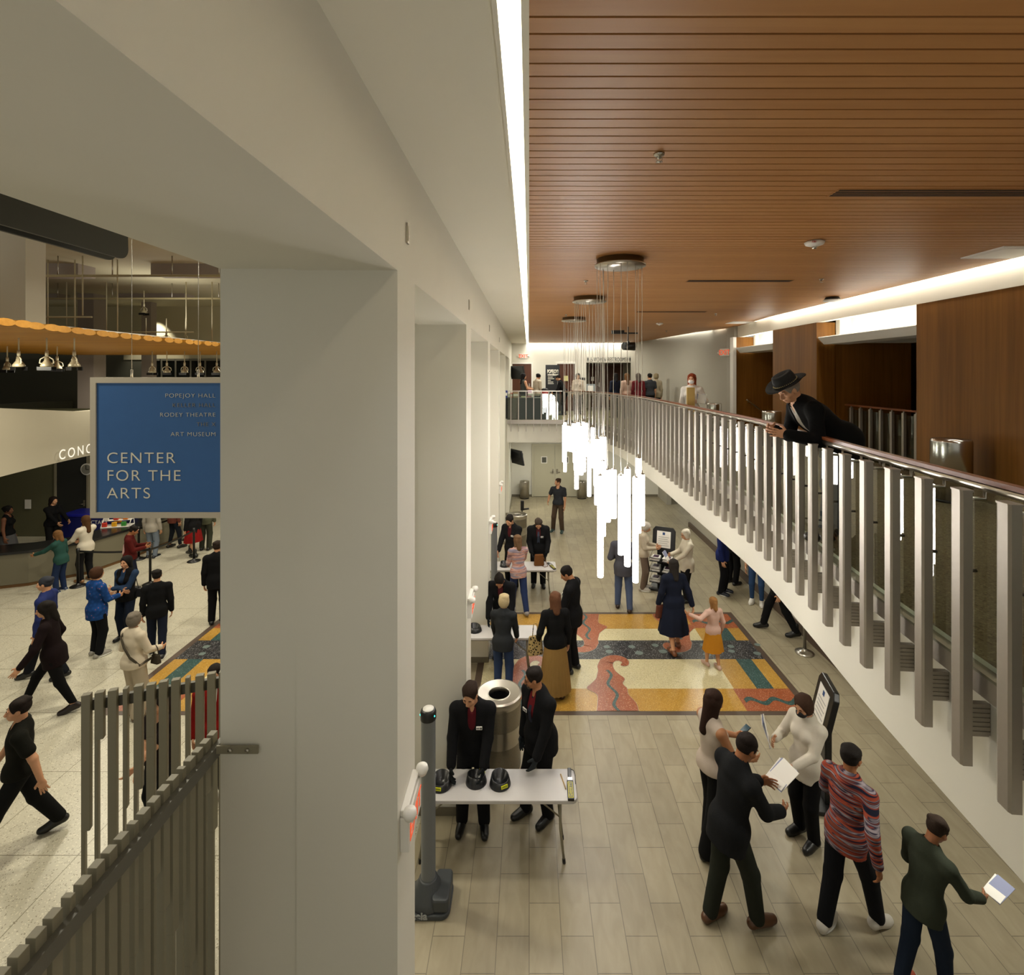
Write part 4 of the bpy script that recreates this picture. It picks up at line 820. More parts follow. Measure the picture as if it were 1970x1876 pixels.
def person(pos, face, label, h=1.75, sex='m', lean=0, yaw=0, side=0, hp=0, hy=0, RW=None, LW=None, RA=None, LA=None, skin='l', top='jacket', tc='141416', bottom='trousers', bc='141416', shoes='shoe', sc='101010',
           hair='short', hc='241a14', shirt=None, tie=None, badge=False, hat=False, mask=None, glasses=False, beard=None, gloves=None, res=.014, curl=.5, z=0, fat=1.0, hem=0, extras=None, pole=None, hlen=.32, lips=0):
    s = h / 1.75; r = empty('person', (pos[0], pos[1], pos[2] if len(pos) > 2 else z), math.radians(face), label, 'person')
    fem = sex == 'f'; sw = .175 if fem else .195; hw = .095 if fem else .09; fw = fat
    P0 = np.array([0, -.28 * math.sin(lean) * (.5), .95]); Rt = rotz(yaw) @ rotx(-lean) @ roty(side); T = lambda x, y, zz: P0 + Rt @ np.array([x, y, zz])
    shR = T(sw, -.01, .452); shL = T(-sw, -.01, .452); nb = T(0, -.015, .525); Rh = rotz(yaw * .6 + hy) @ rotx(-(lean * .55 + hp)); hc0 = nb + Rh @ np.array([0, .03, .165])
    RW = np.array(RW if RW is not None else (.25, .05, .80), float); LW = np.array(LW if LW is not None else (-.25, .03, .80), float)
    RA = np.array(RA if RA is not None else (.11, -.02, .085), float); LA = np.array(LA if LA is not None else (-.11, .02, .085), float)
    pR, pL = pole or ((.5, -.9, -.5), (-.5, -.9, -.5))
    elR, RW = ik(shR, RW, .285, .25, pR); elL, LW = ik(shL, LW, .285, .25, pL)
    hipR = P0 + rotz(yaw * .3) @ np.array([hw, 0, -.03]); hipL = P0 + rotz(yaw * .3) @ np.array([-hw, 0, -.03])
    knR, RA = ik(hipR, RA, .43, .415, (.05, 1, 0)); knL, LA = ik(hipL, LA, .43, .415, (-.05, 1, 0))
    sA = lambda v: tuple(v); box0 = np.array([-.42, -.42, -.02]); box1 = np.array([.42, .42, 1.5])
    allp = np.array([shR, shL, elR, elL, RW, LW, knR, knL, RA, LA, hc0]); lo = np.minimum(allp.min(0) - .2, [-.25, -.25, -.02]); hi = np.maximum(allp.max(0) + .2, [.25, .25, 1.1]); lo[2] = max(lo[2], -.03)
    rs = res / s
    def torso(Fd, g, top_only=False, low=.0):
        Fd.ell(T(0, 0, .33), ((.155 if fem else .168) * fw + g, .108 * fw + g, .17 + g), Rt, .06); Fd.ell(T(0, .0, .14), ((.125 if fem else .142) * fw + g, .098 * fw + g, .15 + g), Rt, .06)
        Fd.ell(P0 + [0, 0, 0], ((.165 if fem else .155) * fw + g, .115 * fw + g, .125 + g), Rt, .06)
        [Fd.cone(q_ + (T(0, -.01, .47) - q_) * .12, T(0, -.015, .49), .05 + g, .06 + g, .06) for q_ in (shR, shL)]; Fd.cone(T(0, -.02, .46), nb, .075 + g, .055 + g, .05)
        if fem:
            for q in (-1, 1): Fd.ell(T(q * .072, .085, .34), (.062 + g * .5, .055 + g * .5, .06 + g * .5), Rt, .04)
    def arms(Fd, g, frac=1.0, cuff=0):
        for sh, el, wr in ((shR, elR, RW), (shL, elL, LW)):
            Fd.ell(sh, (.054 + g, .056 + g, .054 + g), None, .03)
            if frac >= 1: Fd.cone(sh, el, .054 + g, .043 + g + cuff * .5, .03); Fd.cone(el, wr - nrm(wr - el) * .0, .043 + g + cuff * .5, .03 + g + cuff, .02)
            else: Fd.cone(sh, sh + (el - sh) * frac, .054 + g, .05 + g + cuff, .02)
    def legs(Fd, g, w=0, full=True):
        for hp_, kn, an in ((hipR, knR, RA), (hipL, knL, LA)):
            Fd.cone(hp_, kn, .088 * fw + g, .058 + g + w, .03); Fd.cone(kn, an, .058 + g + w, .036 + g + w * 1.6, .025)
            Fd.cone(kn + (an - kn) * .15, kn + (an - kn) * .5, .05 + g * .5, .045 + g * .5, .03) if g == 0 else None
    # body -----------------------------------------------------------------
    parts = []; Fb = Field(lo, hi, rs); torso(Fb, 0); arms(Fb, 0); legs(Fb, 0); Fb.cone(nb, hc0 - Rh @ np.array([0, .02, .06]), .054, .05, .03)
    for an, kn in ((RA, knR), (LA, knL)):
        f = nrm([(.12 if an is RA else -.12), 1, 0]); up = 0 if an[2] < .12 else .045; toe = an + f * .14 + [0, 0, -.052 - up]; heel = an - f * .035 + [0, 0, -.042]; Fb.cone(heel, toe, .036, .026, .03); Fb.cone(an, toe, .034, .022, .03)
    V, Q = Fb.mesh(); parts.append((V * s, Q, 0))
    # head at finer resolution
    hr = min(rs, .0065 / s); H = Field(hc0 - .17, hc0 + .17, hr); X = lambda x, y, zz: hc0 + Rh @ np.array([x, y, zz])
    H.ell(X(0, -.012, .02), (.074, .093, .088), Rh, .02); H.ell(X(0, .02, -.035), (.058, .068, .078), Rh, .03); H.ell(X(0, .058, -.088), (.026, .022, .02), Rh, .025)
    for q in (-1, 1):
        H.ell(X(q * .036, .082, -.002), (.022, .014, .014), Rh, .012, -1); H.ell(X(q * .034, .07, -.002), (.017, .013, .012), Rh, .006)
        H.ell(X(q * .077, -.008, -.012), (.009, .018, .032), Rh, .008); H.ell(X(q * .042, .056, -.035), (.022, .02, .02), Rh, .02); H.ell(X(q * .034, .08, .018), (.024, .009, .007), Rh, .012); H.ell(X(q * .011, .098, -.043), (.01, .01, .008), Rh, .008)
    H.cone(X(0, .086, .004), X(0, .106, -.034), .009, .013, .012); H.ell(X(0, .083, -.062), (.026, .014, .0065), Rh, .008); H.ell(X(0, .08, -.073), (.022, .014, .007), Rh, .008); H.ell(X(0, .094, -.0675), (.024, .008, .002), Rh, .003, -1)
    H.cone(X(0, -.03, -.05), nb, .052, .056, .03)
    V, Q = H.mesh(); parts.append((V * s, Q, 0))
    # hands with five fingers
    gl = gloves is not None
    for el, wr, q in ((elR, RW, 1), (elL, LW, -1)):
        d = nrm(wr - el); n0 = np.array([-q, 0, 0.]); n0 = nrm(n0 - d * (n0 @ d)) if abs(n0 @ d) < .95 else nrm(np.cross(d, [0, 1, 0])); w_ = np.cross(d, n0) * q   # w_: towards the thumb side
        if w_[1] < 0 and abs(d[2]) > .5: w_ = -w_
        k_ = curl; c = wr + d * .055; Hh = Field(np.minimum(wr, wr + d * .2) - .09, np.maximum(wr, wr + d * .2) + .09, .0052 / s)
        g = .003 if gl else 0; Rr = np.stack([w_, d, n0], 1); Hh.ell(c, (.041 + g, .05 + g, .0165 + g), Rr, .015); Hh.cone(wr - d * .03, wr + d * .01, .028, .026, .02)
        for i, (o_, L1, L2, L3) in enumerate(((.030, .04, .026, .02), (.0105, .045, .03, .021), (-.0095, .041, .028, .02), (-.029, .032, .021, .017))):
            a = c + d * .038 + w_ * o_; dd = d; p = a
            for j, L in enumerate((L1, L2, L3)):
                ang = k_ * (.45 + .15 * i * .6 + .25 * j); dd = nrm(dd * math.cos(ang) + n0 * math.sin(ang)); p2 = p + dd * L + w_ * o_ * .12; Hh.cone(p, p2, .0094 - .0008 * j + g, .0086 - .0009 * j + g, .004); p = p2
        p = c - d * .028 + w_ * .028; p2 = p + nrm(w_ * .75 + d * .6 + n0 * .35) * .045; p3 = p2 + nrm(w_ * .25 + d * .9 + n0 * (.3 + k_)) * .03; Hh.cone(p, p2, .015 + g, .011 + g, .01); Hh.cone(p2, p3, .011 + g, .009 + g, .004)
        V, Q = Hh.mesh(); parts.append((V * s, Q, 1 if gl else 0))
    npmesh('body', parts, [sk(skin), cloth(gloves or '15181a')] if gl else [sk(skin)], r)
    # clothing ---------------------------------------------------------------
    def garment(name, m, fn, res_=None, box=None, cutf=None):
        Fg = Field(*(box or (lo, hi)), res_ or rs); fn(Fg)
        V, Q = Fg.mesh()
        return npmesh(name, [(V * s, Q, 0)], [m], r) if len(Q) else None
    tm = patterned(tc) if tc in ('pinkstripe', 'orangestripe', 'bluepattern', 'leopard') else cloth(tc)
    jacket = top in ('jacket', 'coat', 'vest')
    if shirt or jacket:
        def f(Fg):
            torso(Fg, .012); Fg.cone(T(0, -.012, .49), T(0, -.005, .565), .062, .056, .01); Fg.cut(2, .86, -1)
            Fg.cone(T(0, .03, .57), T(0, .09, .5), .035, .02, .005, -1); Fg.cone(T(0, -.015, .6), T(0, 0, .68), .075, .08, .003, -1)
            if top == 'vest': arms(Fg, .014, 1)
        garment('shirt', cloth(shirt or 'c8c4ba'), f)
    if tie: m = MB(); a, b, c_ = T(0, .075, .5) * s, T(0, .145, .36) * s, T(0, .128, .12) * s; m.add([a + Vector((-.014, 0, 0)), a + Vector((.014, 0, 0)), Vector(b) + Vector((.03, .0, 0)), Vector(c_) + Vector((.035, 0, 0)), Vector(c_) + Vector((-.035, 0, 0)), Vector(b) + Vector((-.03, 0, 0))] if 0 else [Vector(a) + Vector((-.014, 0, 0)), Vector(a) + Vector((.014, 0, 0)), Vector(b) + Vector((.028, 0, 0)), Vector(b) + Vector((-.028, 0, 0)), Vector(c_) + Vector((.035, .0, 0)), Vector(c_) + Vector((-.035, 0, 0))], [(0, 1, 2, 3), (3, 2, 4, 5)]); m.build('tie', cloth(tie), r)
    if top:
        def f(Fg):
            g = .026 if jacket else .016; torso(Fg, g); low = {'coat': -.5, 'jacket': -.17, 'vest': -.1, 'long': -.14, 'tee': -.04, 'sweater': -.08, 'sleeveless': -.03, 'blouse': -.12, 'dress': -.1}.get(top, -.06) - hem
            Fg.ell(P0 - [0, 0, .01], ((.165 if fem else .155) * fw + g + .01, .115 * fw + g + .012, .135), None, .03); Rl = Rt if low > -.25 and lean < .3 else np.eye(3); bot = P0 + Rl @ np.array([0, 0, low]); Fg.cone(P0, bot, .13 * fw + g, .135 * fw + g + (.05 if top == 'coat' else 0), .04)
            Fg.cone(P0 + [.05, 0, 0], bot + [.055 * (1.6 if top == 'coat' else 1), 0, 0], .12 * fw + g, .115 * fw + g, .04); Fg.cone(P0 - [.05, 0, 0], bot - [.055 * (1.6 if top == 'coat' else 1), 0, 0], .12 * fw + g, .115 * fw + g, .04)
            # flat hem
            up = Rl @ np.array([0, 0, 1.]); w = Fg.win(bot - .42, bot + .42, 0)
            if w: sl, A, B, C = w; d = (A - bot[0]) * up[0] + (B - bot[1]) * up[1] + (C - bot[2]) * up[2]; rr = (A - bot[0]) ** 2 + (B - bot[1]) ** 2; Fg.F[sl] = np.where(d < .03, np.maximum(Fg.F[sl], -d - 0 * rr), Fg.F[sl])
            if top in ('tee',): arms(Fg, .016, .62, .006)
            elif top not in ('sleeveless', 'vest'): arms(Fg, .016 if jacket else .013, 1, .008 if jacket else .004)
            if top in ('jacket', 'coat', 'vest'): Fg.cone(T(0, .13, .56), T(0, .19, .1), .085, .02, .008, -1); Fg.cone(T(0, -.02, .54), T(0, -.005, .575), .07, .068, .01)
            if top in ('sweater', 'long', 'blouse'): Fg.cone(T(0, -.015, .5), T(0, -.01, .55), .065, .06, .01)
            Fg.cone(T(0, -.0, .575), T(0, .02, .7), .062, .08, .004, -1)
            if top in ('sleeveless', 'tee', 'dress'): Fg.cone(T(0, .07, .53), T(0, .09, .6), .06, .07, .01, -1)
        garment({'jacket': 'jacket', 'coat': 'coat', 'vest': 'vest', 'long': 'long_sleeved_top', 'sweater': 'sweater', 'tee': 'short_sleeved_shirt', 'blouse': 'blouse'}.get(top, 'top'), tm, f)
    if bottom in ('trousers', 'jeans', 'leggings', 'wide'):
        w_ = {'trousers': .014, 'jeans': .01, 'leggings': .0, 'wide': .035}[bottom]
        def f(Fg):
            Fg.ell(P0 + [0, 0, 0], ((.165 if fem else .155) * fw + .013, .115 * fw + .013, .12), None, .04); Fg.cone(T(0, 0, .05), P0, .1 * fw, .12 * fw, .03); legs(Fg, .01, w_)
            for an in (RA, LA):
                w = Fg.win(an - .14, an + .14, 0)
                if w: sl, A, B, C = w; Fg.F[sl] = np.where(((A - an[0]) ** 2 + (B - an[1]) ** 2 < .0196) & (C < an[2] + .02), np.maximum(Fg.F[sl], (an[2] - .035 + (0 if bottom != 'leggings' else .1)) - C), Fg.F[sl])
        garment('trousers', cloth(bc), f)
    elif bottom in ('skirt', 'pleated', 'longskirt', 'shortskirt'):
        z0 = {'skirt': .36, 'pleated': .12, 'longskirt': .3, 'shortskirt': .45}[bottom]; R1 = {'skirt': .3, 'pleated': .27, 'longskirt': .3, 'shortskirt': .27}[bottom]; m = MB(); n = 72; prof = []
        for j in range(14):
            t = j / 13; zz = 1.03 * (1 - t) + z0 * t; rr = .145 * fw + (R1 - .145 * fw) * (t ** .7); prof.append([(rr * (1 + (.05 * t if bottom == 'pleated' else .035 * t) * math.cos(k * 2 * PI / n * (24 if bottom == 'pleated' else 9) + t)) * math.cos(2 * PI * k / n), rr * .82 * (1 + .05 * t * math.cos(k * 2 * PI / n * (24 if bottom == 'pleated' else 9))) * math.sin(2 * PI * k / n) + P0[1] * (1 - t), zz) for k in range(n)])
        m.add([tuple(np.array(p) * s) for ring in prof for p in ring], [(j * n + k, j * n + (k + 1) % n, (j + 1) * n + (k + 1) % n, (j + 1) * n + k) for j in range(13) for k in range(n)], 0, True); m.build('skirt', cloth(bc), r)
    # shoes
    for an, q in ((RA, 1), (LA, -1)):
        f_ = nrm([.12 * q, 1, 0]); lift = an[2] > .12; dn = -.05 if not lift else -.1; toe = an + f_ * .165 + [0, 0, dn]; heel = an - f_ * .05 + [0, 0, -.045]
        Fs = Field(an - [.16, .16, .16], an + [.16, .28, .16], min(rs, .011)); gg = .012 if shoes in ('sneaker', 'boot') else .007
        Fs.cone(heel, toe, .04 + gg, .032 + gg, .03); Fs.cone(an + [0, 0, -.01], toe - f_ * .05, .042 + gg, .034 + gg, .03)
        if shoes == 'boot': Fs.cone(an + [0, 0, .12], an, .052, .05, .03)
        if shoes == 'heel': Fs.cone(an + f_ * .06 + [0, 0, 0], an + [0, 0, .06], .05, .05, .008, -1)
        if not lift: Fs.cut(2, .002, -1); 
        V, Q = Fs.mesh(); o = npmesh('shoe', [(V * s, Q, 0)], [mat('leather_' + sc, sc, .35)], r)
        if shoes == 'sneaker' and not lift:
            m = MB(); c_ = an + f_ * .06; m.lathe([(.0, .0), (.055, .0), (.058, .025), (0, .025)], (0, 0, 0), 20, sx=1, sy=2.6); oo = m.build('sole', mat('sole_white', 'd8d6d0', .6), o, (c_[0] * s, c_[1] * s, .003), math.atan2(-f_[0], f_[1]))
    # hair
    if hair and hair != 'bald':
        def f(Fg):
            g = .012 if hair in ('short', 'buzz') else .02; Fg.ell(X(0, -.018, .027), (.074 + g, .092 + g, .088 + g), Rh, .01)
            if hair in ('long', 'medium', 'pony'):
                L_ = {'long': hlen, 'medium': .2, 'pony': .16}[hair]
                b0 = X(0, -.055, .0); b1 = nb + Rt @ np.array([0, -.085, .165 - L_ + .03]); Fg.cone(b0, b1, .078, .055, .04)
                for q in (-1, 1): Fg.cone(X(q * .06, -.02, .0), nb + Rt @ np.array([q * .075, -.03, .13 - L_ * .8]), .035, .022, .03)
            if hair == 'pony': Fg.cone(X(0, -.12, .0), X(0, -.13, -.2), .032, .015, .02)
            if hair == 'bun': Fg.ell(X(0, -.12, .05), (.042, .038, .042), Rh, .01)
            if hair == 'bob': Fg.ell(X(0, -.03, -.02), (.098, .092, .105), Rh, .03)
            if hair == 'big': Fg.ell(X(0, -.03, .01), (.11, .105, .115), Rh, .03)
            # face opening
            rr_ = random.Random(int(abs(pos[0] * 91 + pos[1] * 57)))
            for _ in range(7): a_ = rr_.uniform(2.6, 6.8); Fg.ell(X(.05 * math.cos(a_), -.02 + .06 * math.sin(a_), .06 + rr_.uniform(0, .03)), (.04, .045, .028), Rh, .02)
            Fg.ell(X(0, .09, -.035), (.069, .084, .1), Rh, .012, -1)
            if hair in ('short', 'buzz'): Fg.ell(X(0, .03, -.12), (.12, .1, .1), Rh, .01, -1); [Fg.ell(X(q * .09, .0, -.03), (.03, .04, .045), Rh, .008, -1) for q in (-1, 1)]
        garment('hair', mat('hair_' + hc, hc, .8, spec=.2, bump=.3, bscale=140, var=.25, vscale=60), f, hr, (np.minimum(hc0 - .2, nb - [.2, .25, hlen * .9]), hc0 + .2))
    if not (hair in ('long', 'bob', 'medium') and False):
        for q in (-1, 1):
            m = MB(); m.lathe([(0, -.0095), (.0095, 0), (0, .0095)], tuple(X(q * .033, .076, -.002) * s), 8); m.build('eye', mat('eye_dark', '1c120c', .2), r)
            if res < .0141:
                m = MB(); a, b = X(q * .02, .094, .018) * s, X(q * .052, .078, .016) * s; m.tube([a, (Vector(a) + Vector(b)) / 2 + Vector((0, .004, .004)), b], .0035, 5); m.build('eyebrow', mat('hair_' + hc, hc), r)
    if lips or fem:
        m = MB(); a, b = X(-.02, .09, -.067) * s, X(.02, .09, -.067) * s; m.tube([a, X(0, .099, -.067) * s, b], .004, 5); m.build('lips', mat('lip_tone', '8e4a40', .5), r)
    if beard:
        def f(Fg):
            Fg.ell(X(0, .062, -.083), (.036, .032, .034), Rh, .01); Fg.ell(X(0, .09, -.052), (.034, .014, .008), Rh, .006); Fg.ell(X(0, .094, -.0675), (.02, .014, .006), Rh, .004, -1)
        garment('beard', mat('hair_' + beard, beard), f, hr, (hc0 - .17, hc0 + .17))
    if mask:
        def f(Fg): Fg.ell(X(0, .05, -.058), (.066, .058, .05), Rh, .01); Fg.ell(X(0, .09, -.045), (.03, .03, .03), Rh, .02); Fg.ell(X(0, -.05, -.05), (.12, .07, .12), Rh, .01, -1)
        garment('face_mask', mat('mask_' + mask, mask, .8), f, hr, (hc0 - .17, hc0 + .17))
    if glasses:
        m = MB()
        for q in (-1, 1):
            m.tube([X(q * .034 + .024 * math.cos(a), .094 - abs(math.cos(a)) * .002, .0 + .017 * math.sin(a)) * s for a in np.linspace(0, 2 * PI, 14)], .0022, 5); m.tube([X(q * .058, .09, .004) * s, X(q * .08, -.01, .004) * s], .002, 5)
        m.tube([X(-.01, .1, .002) * s, X(.01, .1, .002) * s], .002, 5); m.build('glasses', M_black, r)
    if badge:
        c = T(-.085 if badge != 'r' else .085, (.108 * fw + .026) * .96, .33) * s; M = Matrix.Translation(c) @ Matrix([list(Rt[0]) + [0], list(Rt[1]) + [0], list(Rt[2]) + [0], [0, 0, 0, 1]]); m = MB(); m.box((-.034, -.004, -.02), (.034, .006, .02), 0, M); o = m.build('name_badge', M_paper, r)
        m = MB(); m.box((-.03, .006, -.012), (-.012, .007, .012), 0, M); m.box((-.006, .006, -.006), (.03, .007, .004), 0, M); m.build('badge_print', mat('badge_ink', '3a3a44'), o)
    if hat:
        hm = mat('black_felt', '0b0a0a', .85); Mh = Matrix.Translation(Vector(X(0, -.008, .062) * s)) @ Matrix([list(Rh[0]) + [0], list(Rh[1]) + [0], list(Rh[2]) + [0], [0, 0, 0, 1]])
        def hv(x, y, zz): return Mh @ Vector((x, y, zz))
        m = MB(); n = 36; rings = [(.185, .2, .0), (.187, .202, .006), (.14, .15, -.002), (.1, .118, .004), (.094, .112, .06), (.085, .1, .105), (.06, .075, .112), (.03, .05, .094), (0.001, .001, .09)]
        V = [hv(a * math.cos(2 * PI * k / n), b * math.sin(2 * PI * k / n), zz + (.035 * abs(math.cos(2 * PI * k / n)) ** 3 if i < 2 else 0)) for i, (a, b, zz) in enumerate(rings) for k in range(n)]
        m.add(V, [(i * n + k, i * n + (k + 1) % n, (i + 1) * n + (k + 1) % n, (i + 1) * n + k) for i in range(8) for k in range(n)], 0, True); ho = m.build('cowboy_hat', hm, r)
        m = MB()
        for k in range(40): a = 2 * PI * k / 40; c = hv(.101 * math.cos(a), .119 * math.sin(a), .02); m.lathe([(0, -.006), (.007 if k % 2 else .005, 0), (0, .006)], tuple(c), 6)
        m.build('hat_band', mat('hat_band_silver', 'c9b98a', .3, .8), ho)
    if extras: extras(r, s, dict(T=T, X=X, RW=RW, LW=LW, shR=shR, shL=shL, P0=P0, Rt=Rt, elR=elR, elL=elL))
    return r, dict(RW=RW * s, LW=LW * s, T=lambda *a: T(*a) * s, X=lambda *a: X(*a) * s, face=math.radians(face), pos=np.array(r.location))
def world(pi, v):
    c, s_ = math.cos(pi['face']), math.sin(pi['face']); return Vector((pi['pos'][0] + c * v[0] - s_ * v[1], pi['pos'][1] + s_ * v[0] + c * v[1], pi['pos'][2] + v[2]))
# ---------------------------------------------------------------- the people
def P_(x, Y, z=0): return ((x - CX) * Y / F, Y, z)      # standing point from the measured column and distance
UP = ZB
# --- hall, front security table
gA, iA = person((-.66, 6.07), 180, 'guard in black blazer and maroon shirt with both gloved hands in bowls', 1.78, lean=.2, hp=.25, hy=-.25, RW=(.22, .26, .85), LW=(-.14, .3, .85), shirt='561820', badge=True, gloves='15181a', RA=(.13, .0, .085), LA=(-.13, .02, .085), hc='2a1c14', res=.01, curl=.6)
gB, iB = person((.13, 6.22), 130, 'grey-goateed security guard in black suit, tie and glasses at the right of the front table', 1.8, lean=.1, hp=.15, hy=-.6, LW=(-.2, .24, .86), RW=(.24, .06, .84), shirt='6a1c22', tie='2c2c38', badge='r', gloves='2a2e30', glasses=True, beard='4a4038', RA=(.12, .12, .085), LA=(-.12, -.02, .085), hc='1d1714', skin='m', res=.01, fat=1.12)
person(P_(968, 8.6), -10, 'woman with cream hair in dark jacket and jeans seen from behind at the second table', 1.62, 'f', lean=.15, top='long', tc='26282a', bottom='jeans', bc='2c3c5c', hair='bob', hc='b5a27c', RW=(.2, .3, .85), LW=(-.2, .25, .9), res=.012)
person((-.5, 9.72), 172, 'security guard in black bending over the second table, face down', 1.78, lean=.45, hp=.6, RW=(.2, .33, .8), LW=(-.2, .33, .8), badge=True, shirt='4a1a1e', hc='16100c', skin='m', gloves='15181a')
wE, iE = person(P_(1068, 8.5), 12, 'woman in black sweater and long tan pleated skirt standing with her back to the camera', 1.72, 'f', top='sweater', tc='121213', bottom='pleated', bc='8a6c3c', hair='medium', hc='5a3a26', shoes='boot', sc='3c2418', LW=(-.26, .12, .95), res=.012)
gF, iF = person(P_(1100, 9.25), 62, 'tall security guard in black suit looking down to the left beside the tan skirt', 1.9, hp=.5, yaw=.1, hy=.25, RW=(.26, .1, .85), LW=(-.22, .22, .95), badge=True, shirt='5a1c20', tie='303038', hc='17120f', skin='m', res=.012, fat=1.05)
person((.23, 12.95), 180, 'security guard in black suit searching a brown handbag at the third table', 1.84, lean=.28, hp=.6, RW=(.17, .27, .92), LW=(-.2, .27, .92), badge=True, shirt='4a1a1e', tie='3a4250', hc='3a3029', gloves='15181a', fat=1.08)
person((-.42, 12.84), 150, 'dark suited guard half hidden by the left pier behind the third table', 1.86, badge=True, shirt='4a1a1e', lean=.1, hp=.4, hc='1b1512', RW=(.2, .3, .9), LW=(-.2, .3, .9))
person(P_(997, 11.55), 20, 'woman in striped pink sweater and jeans at the third table', 1.7, 'f', lean=.08, top='long', tc='pinkstripe', bottom='jeans', bc='27345a', hair='medium', hc='6a5038', shoes='sneaker', sc='8a8684', RW=(.2, .36, 1.0), LW=(-.15, .3, 1.0), RA=(.1, -.3, .085), LA=(-.1, .1, .085))
person(P_(1074, 17.4), 160, 'man in grey polo shirt and brown trousers standing in front of the double door', 1.8, top='tee', tc='2e3034', bottom='trousers', bc='4a3c30', hy=-.7, RW=(.3, .15, 1.02), LW=(-.24, .06, .84), shoes='sneaker', sc='2c4440', hc='3a281c', RA=(.18, .0, .085), LA=(-.14, .03, .085))
person(P_(1199, 11.6), -15, 'man in grey blazer and blue jeans seen from behind through the hanging light tubes', 1.84, top='jacket', tc='4a4a52', bottom='jeans', bc='4c5a78', shoes='shoe', sc='2c1c14', hc='6a6460', hy=.2, RW=(.18, .2, 1.1), LW=(-.18, .2, 1.1), RA=(.14, -.05, .085), LA=(-.13, .12, .085), shirt='8a8a90')
person(P_(1238, 12.75), -105, 'elderly person in cream sweater and taupe trousers reading a leaflet by the magazine rack', 1.68, 'f', top='sweater', tc='b8ac98', bottom='trousers', bc='6c5c50', hair='bob', hc='b8b0a4', hp=.45, RW=(.12, .28, 1.12), LW=(-.12, .3, 1.12), shoes='sneaker', sc='b0a89c')
wM, iM = person(P_(1322, 12.1), 95, 'white haired woman in cream quilted jacket and black trousers at the magazine rack', 1.68, 'f', top='long', hem=.06, tc='c4bcaa', bottom='trousers', bc='121214', hair='bob', hc='c8c0b0', glasses=True, hp=.2, RW=(.15, .35, 1.1), LW=(-.15, .38, 1.05), fat=1.08)
wN, iN = person(P_(1296, 9.95), 8, 'woman in long navy coat dress walking away across the mosaic', 1.74, 'f', top='coat', hem=.02, tc='171c2c', bottom='skirt', bc='171c2c', hair='long', hc='26221f', shoes='heel', sc='6a3c20', RA=(.13, .1, .085), LA=(-.1, -.22, .085), RW=(.36, -.1, .82), LW=(-.28, .1, .85), hlen=.25)
gO, iO = person(P_(1372, 9.35), 15, 'little girl in pink top and yellow skirt holding a hand on the mosaic', 1.27, 'f', top='long', tc='c8a698', bottom='shortskirt', bc='b87c22', hair='pony', hc='8a6238', shoes='shoe', sc='c0a090', LW=(-.58, .1, 1.35), RW=(.28, .05, .9), RA=(.09, -.1, .085), LA=(-.1, .12, .085))
person(P_(1390, 12.5), -120, 'person in navy jersey and black track trousers under the balcony edge', 1.78, top='long', tc='1a2454', bottom='trousers', bc='111114', shoes='sneaker', sc='151a26', hc='1c1410')
person(P_(1409, 13.1), -60, 'person all in black standing behind the navy jersey under the balcony', 1.75, top='long', tc='101011', bc='0f0f10', hc='14100d')
person(P_(1456, 11.95), 150, 'person in blue jeans and white trainers under the balcony', 1.68, 'f', top='tee', tc='303238', bottom='leggings', bc='2c4468', shoes='sneaker', sc='d8d4cc', hair='long', hc='3a281c')
person((5.15, 10.6), 70, 'person in black striding under the balcony beside the brown baseboard', 1.75, top='jacket', tc='0f0f10', bc='0f0f10', shoes='boot', sc='0c0c0c', RA=(.1, .3, .085), LA=(-.1, -.3, .13), hc='181210')
# --- hall, foreground right
wT, iT = person(P_(1370, 5.78), -75, 'brown haired woman in cream sleeveless top and wide black trousers holding out a phone', 1.76, 'f', top='sleeveless', tc='b8aa9c', bottom='wide', bc='0e0e0f', hair='long', hc='2c1a12', skin='m', shoes='heel', sc='0e0e0e', hp=.15, hy=.25, RW=(.2, .34, 1.08), LW=(-.12, .38, 1.12), RA=(.1, -.12, .085), LA=(-.1, .05, .085), res=.01, curl=.35)
mU, iU = person(P_(1408, 4.98), -72, 'man in dark suit jacket and olive trousers with brown shoes stepping right with papers', 1.84, lean=.22, hp=.35, top='jacket', tc='17181a', shirt='cfcac0', bottom='trousers', bc='23261f', shoes='shoe', sc='4e301a', hc='1d1512', skin='t', RW=(.14, .42, 1.05), LW=(-.14, .42, 1.12), RA=(.1, .2, .085), LA=(-.1, -.16, .085), res=.01)
wV, iV = person(P_(1552, 5.9), 115, 'short haired woman in white blouse and black face mask holding a programme', 1.66, 'f', top='blouse', hem=.06, tc='cfc8ba', bottom='trousers', bc='0e0e10', hair='bob', hc='3c281c', shoes='boot', sc='101010', mask='141416', hp=.3, RW=(.2, .3, 1.18), LW=(-.1, .34, 1.05), res=.01, fat=1.08)
mW, iW = person(P_(1630, 4.95), -62, 'man in orange and navy striped shirt and dark trousers walking away at right', 1.74, lean=.12, top='long', tc='orangestripe', bottom='trousers', bc='15161a', shoes='sneaker', sc='c8c4bc', hc='1a1512', skin='t', RA=(.14, .26, .085), LA=(-.1, -.2, .085), RW=(.34, -.12, .95), LW=(-.3, .3, .98), res=.011)
mY, iY = person((3.42, 4.44), -75, 'youth in dark green jacket and jeans at the lower right corner', 1.5, lean=.18, hp=.4, top='long', tc='33382e', bottom='jeans', bc='1a2434', shoes='sneaker', sc='a04a34', hc='2c2018', skin='t', RW=(.22, .42, 1.05), LW=(-.2, .3, 1.0), RA=(.1, .14, .085), LA=(-.1, -.2, .085), res=.011)
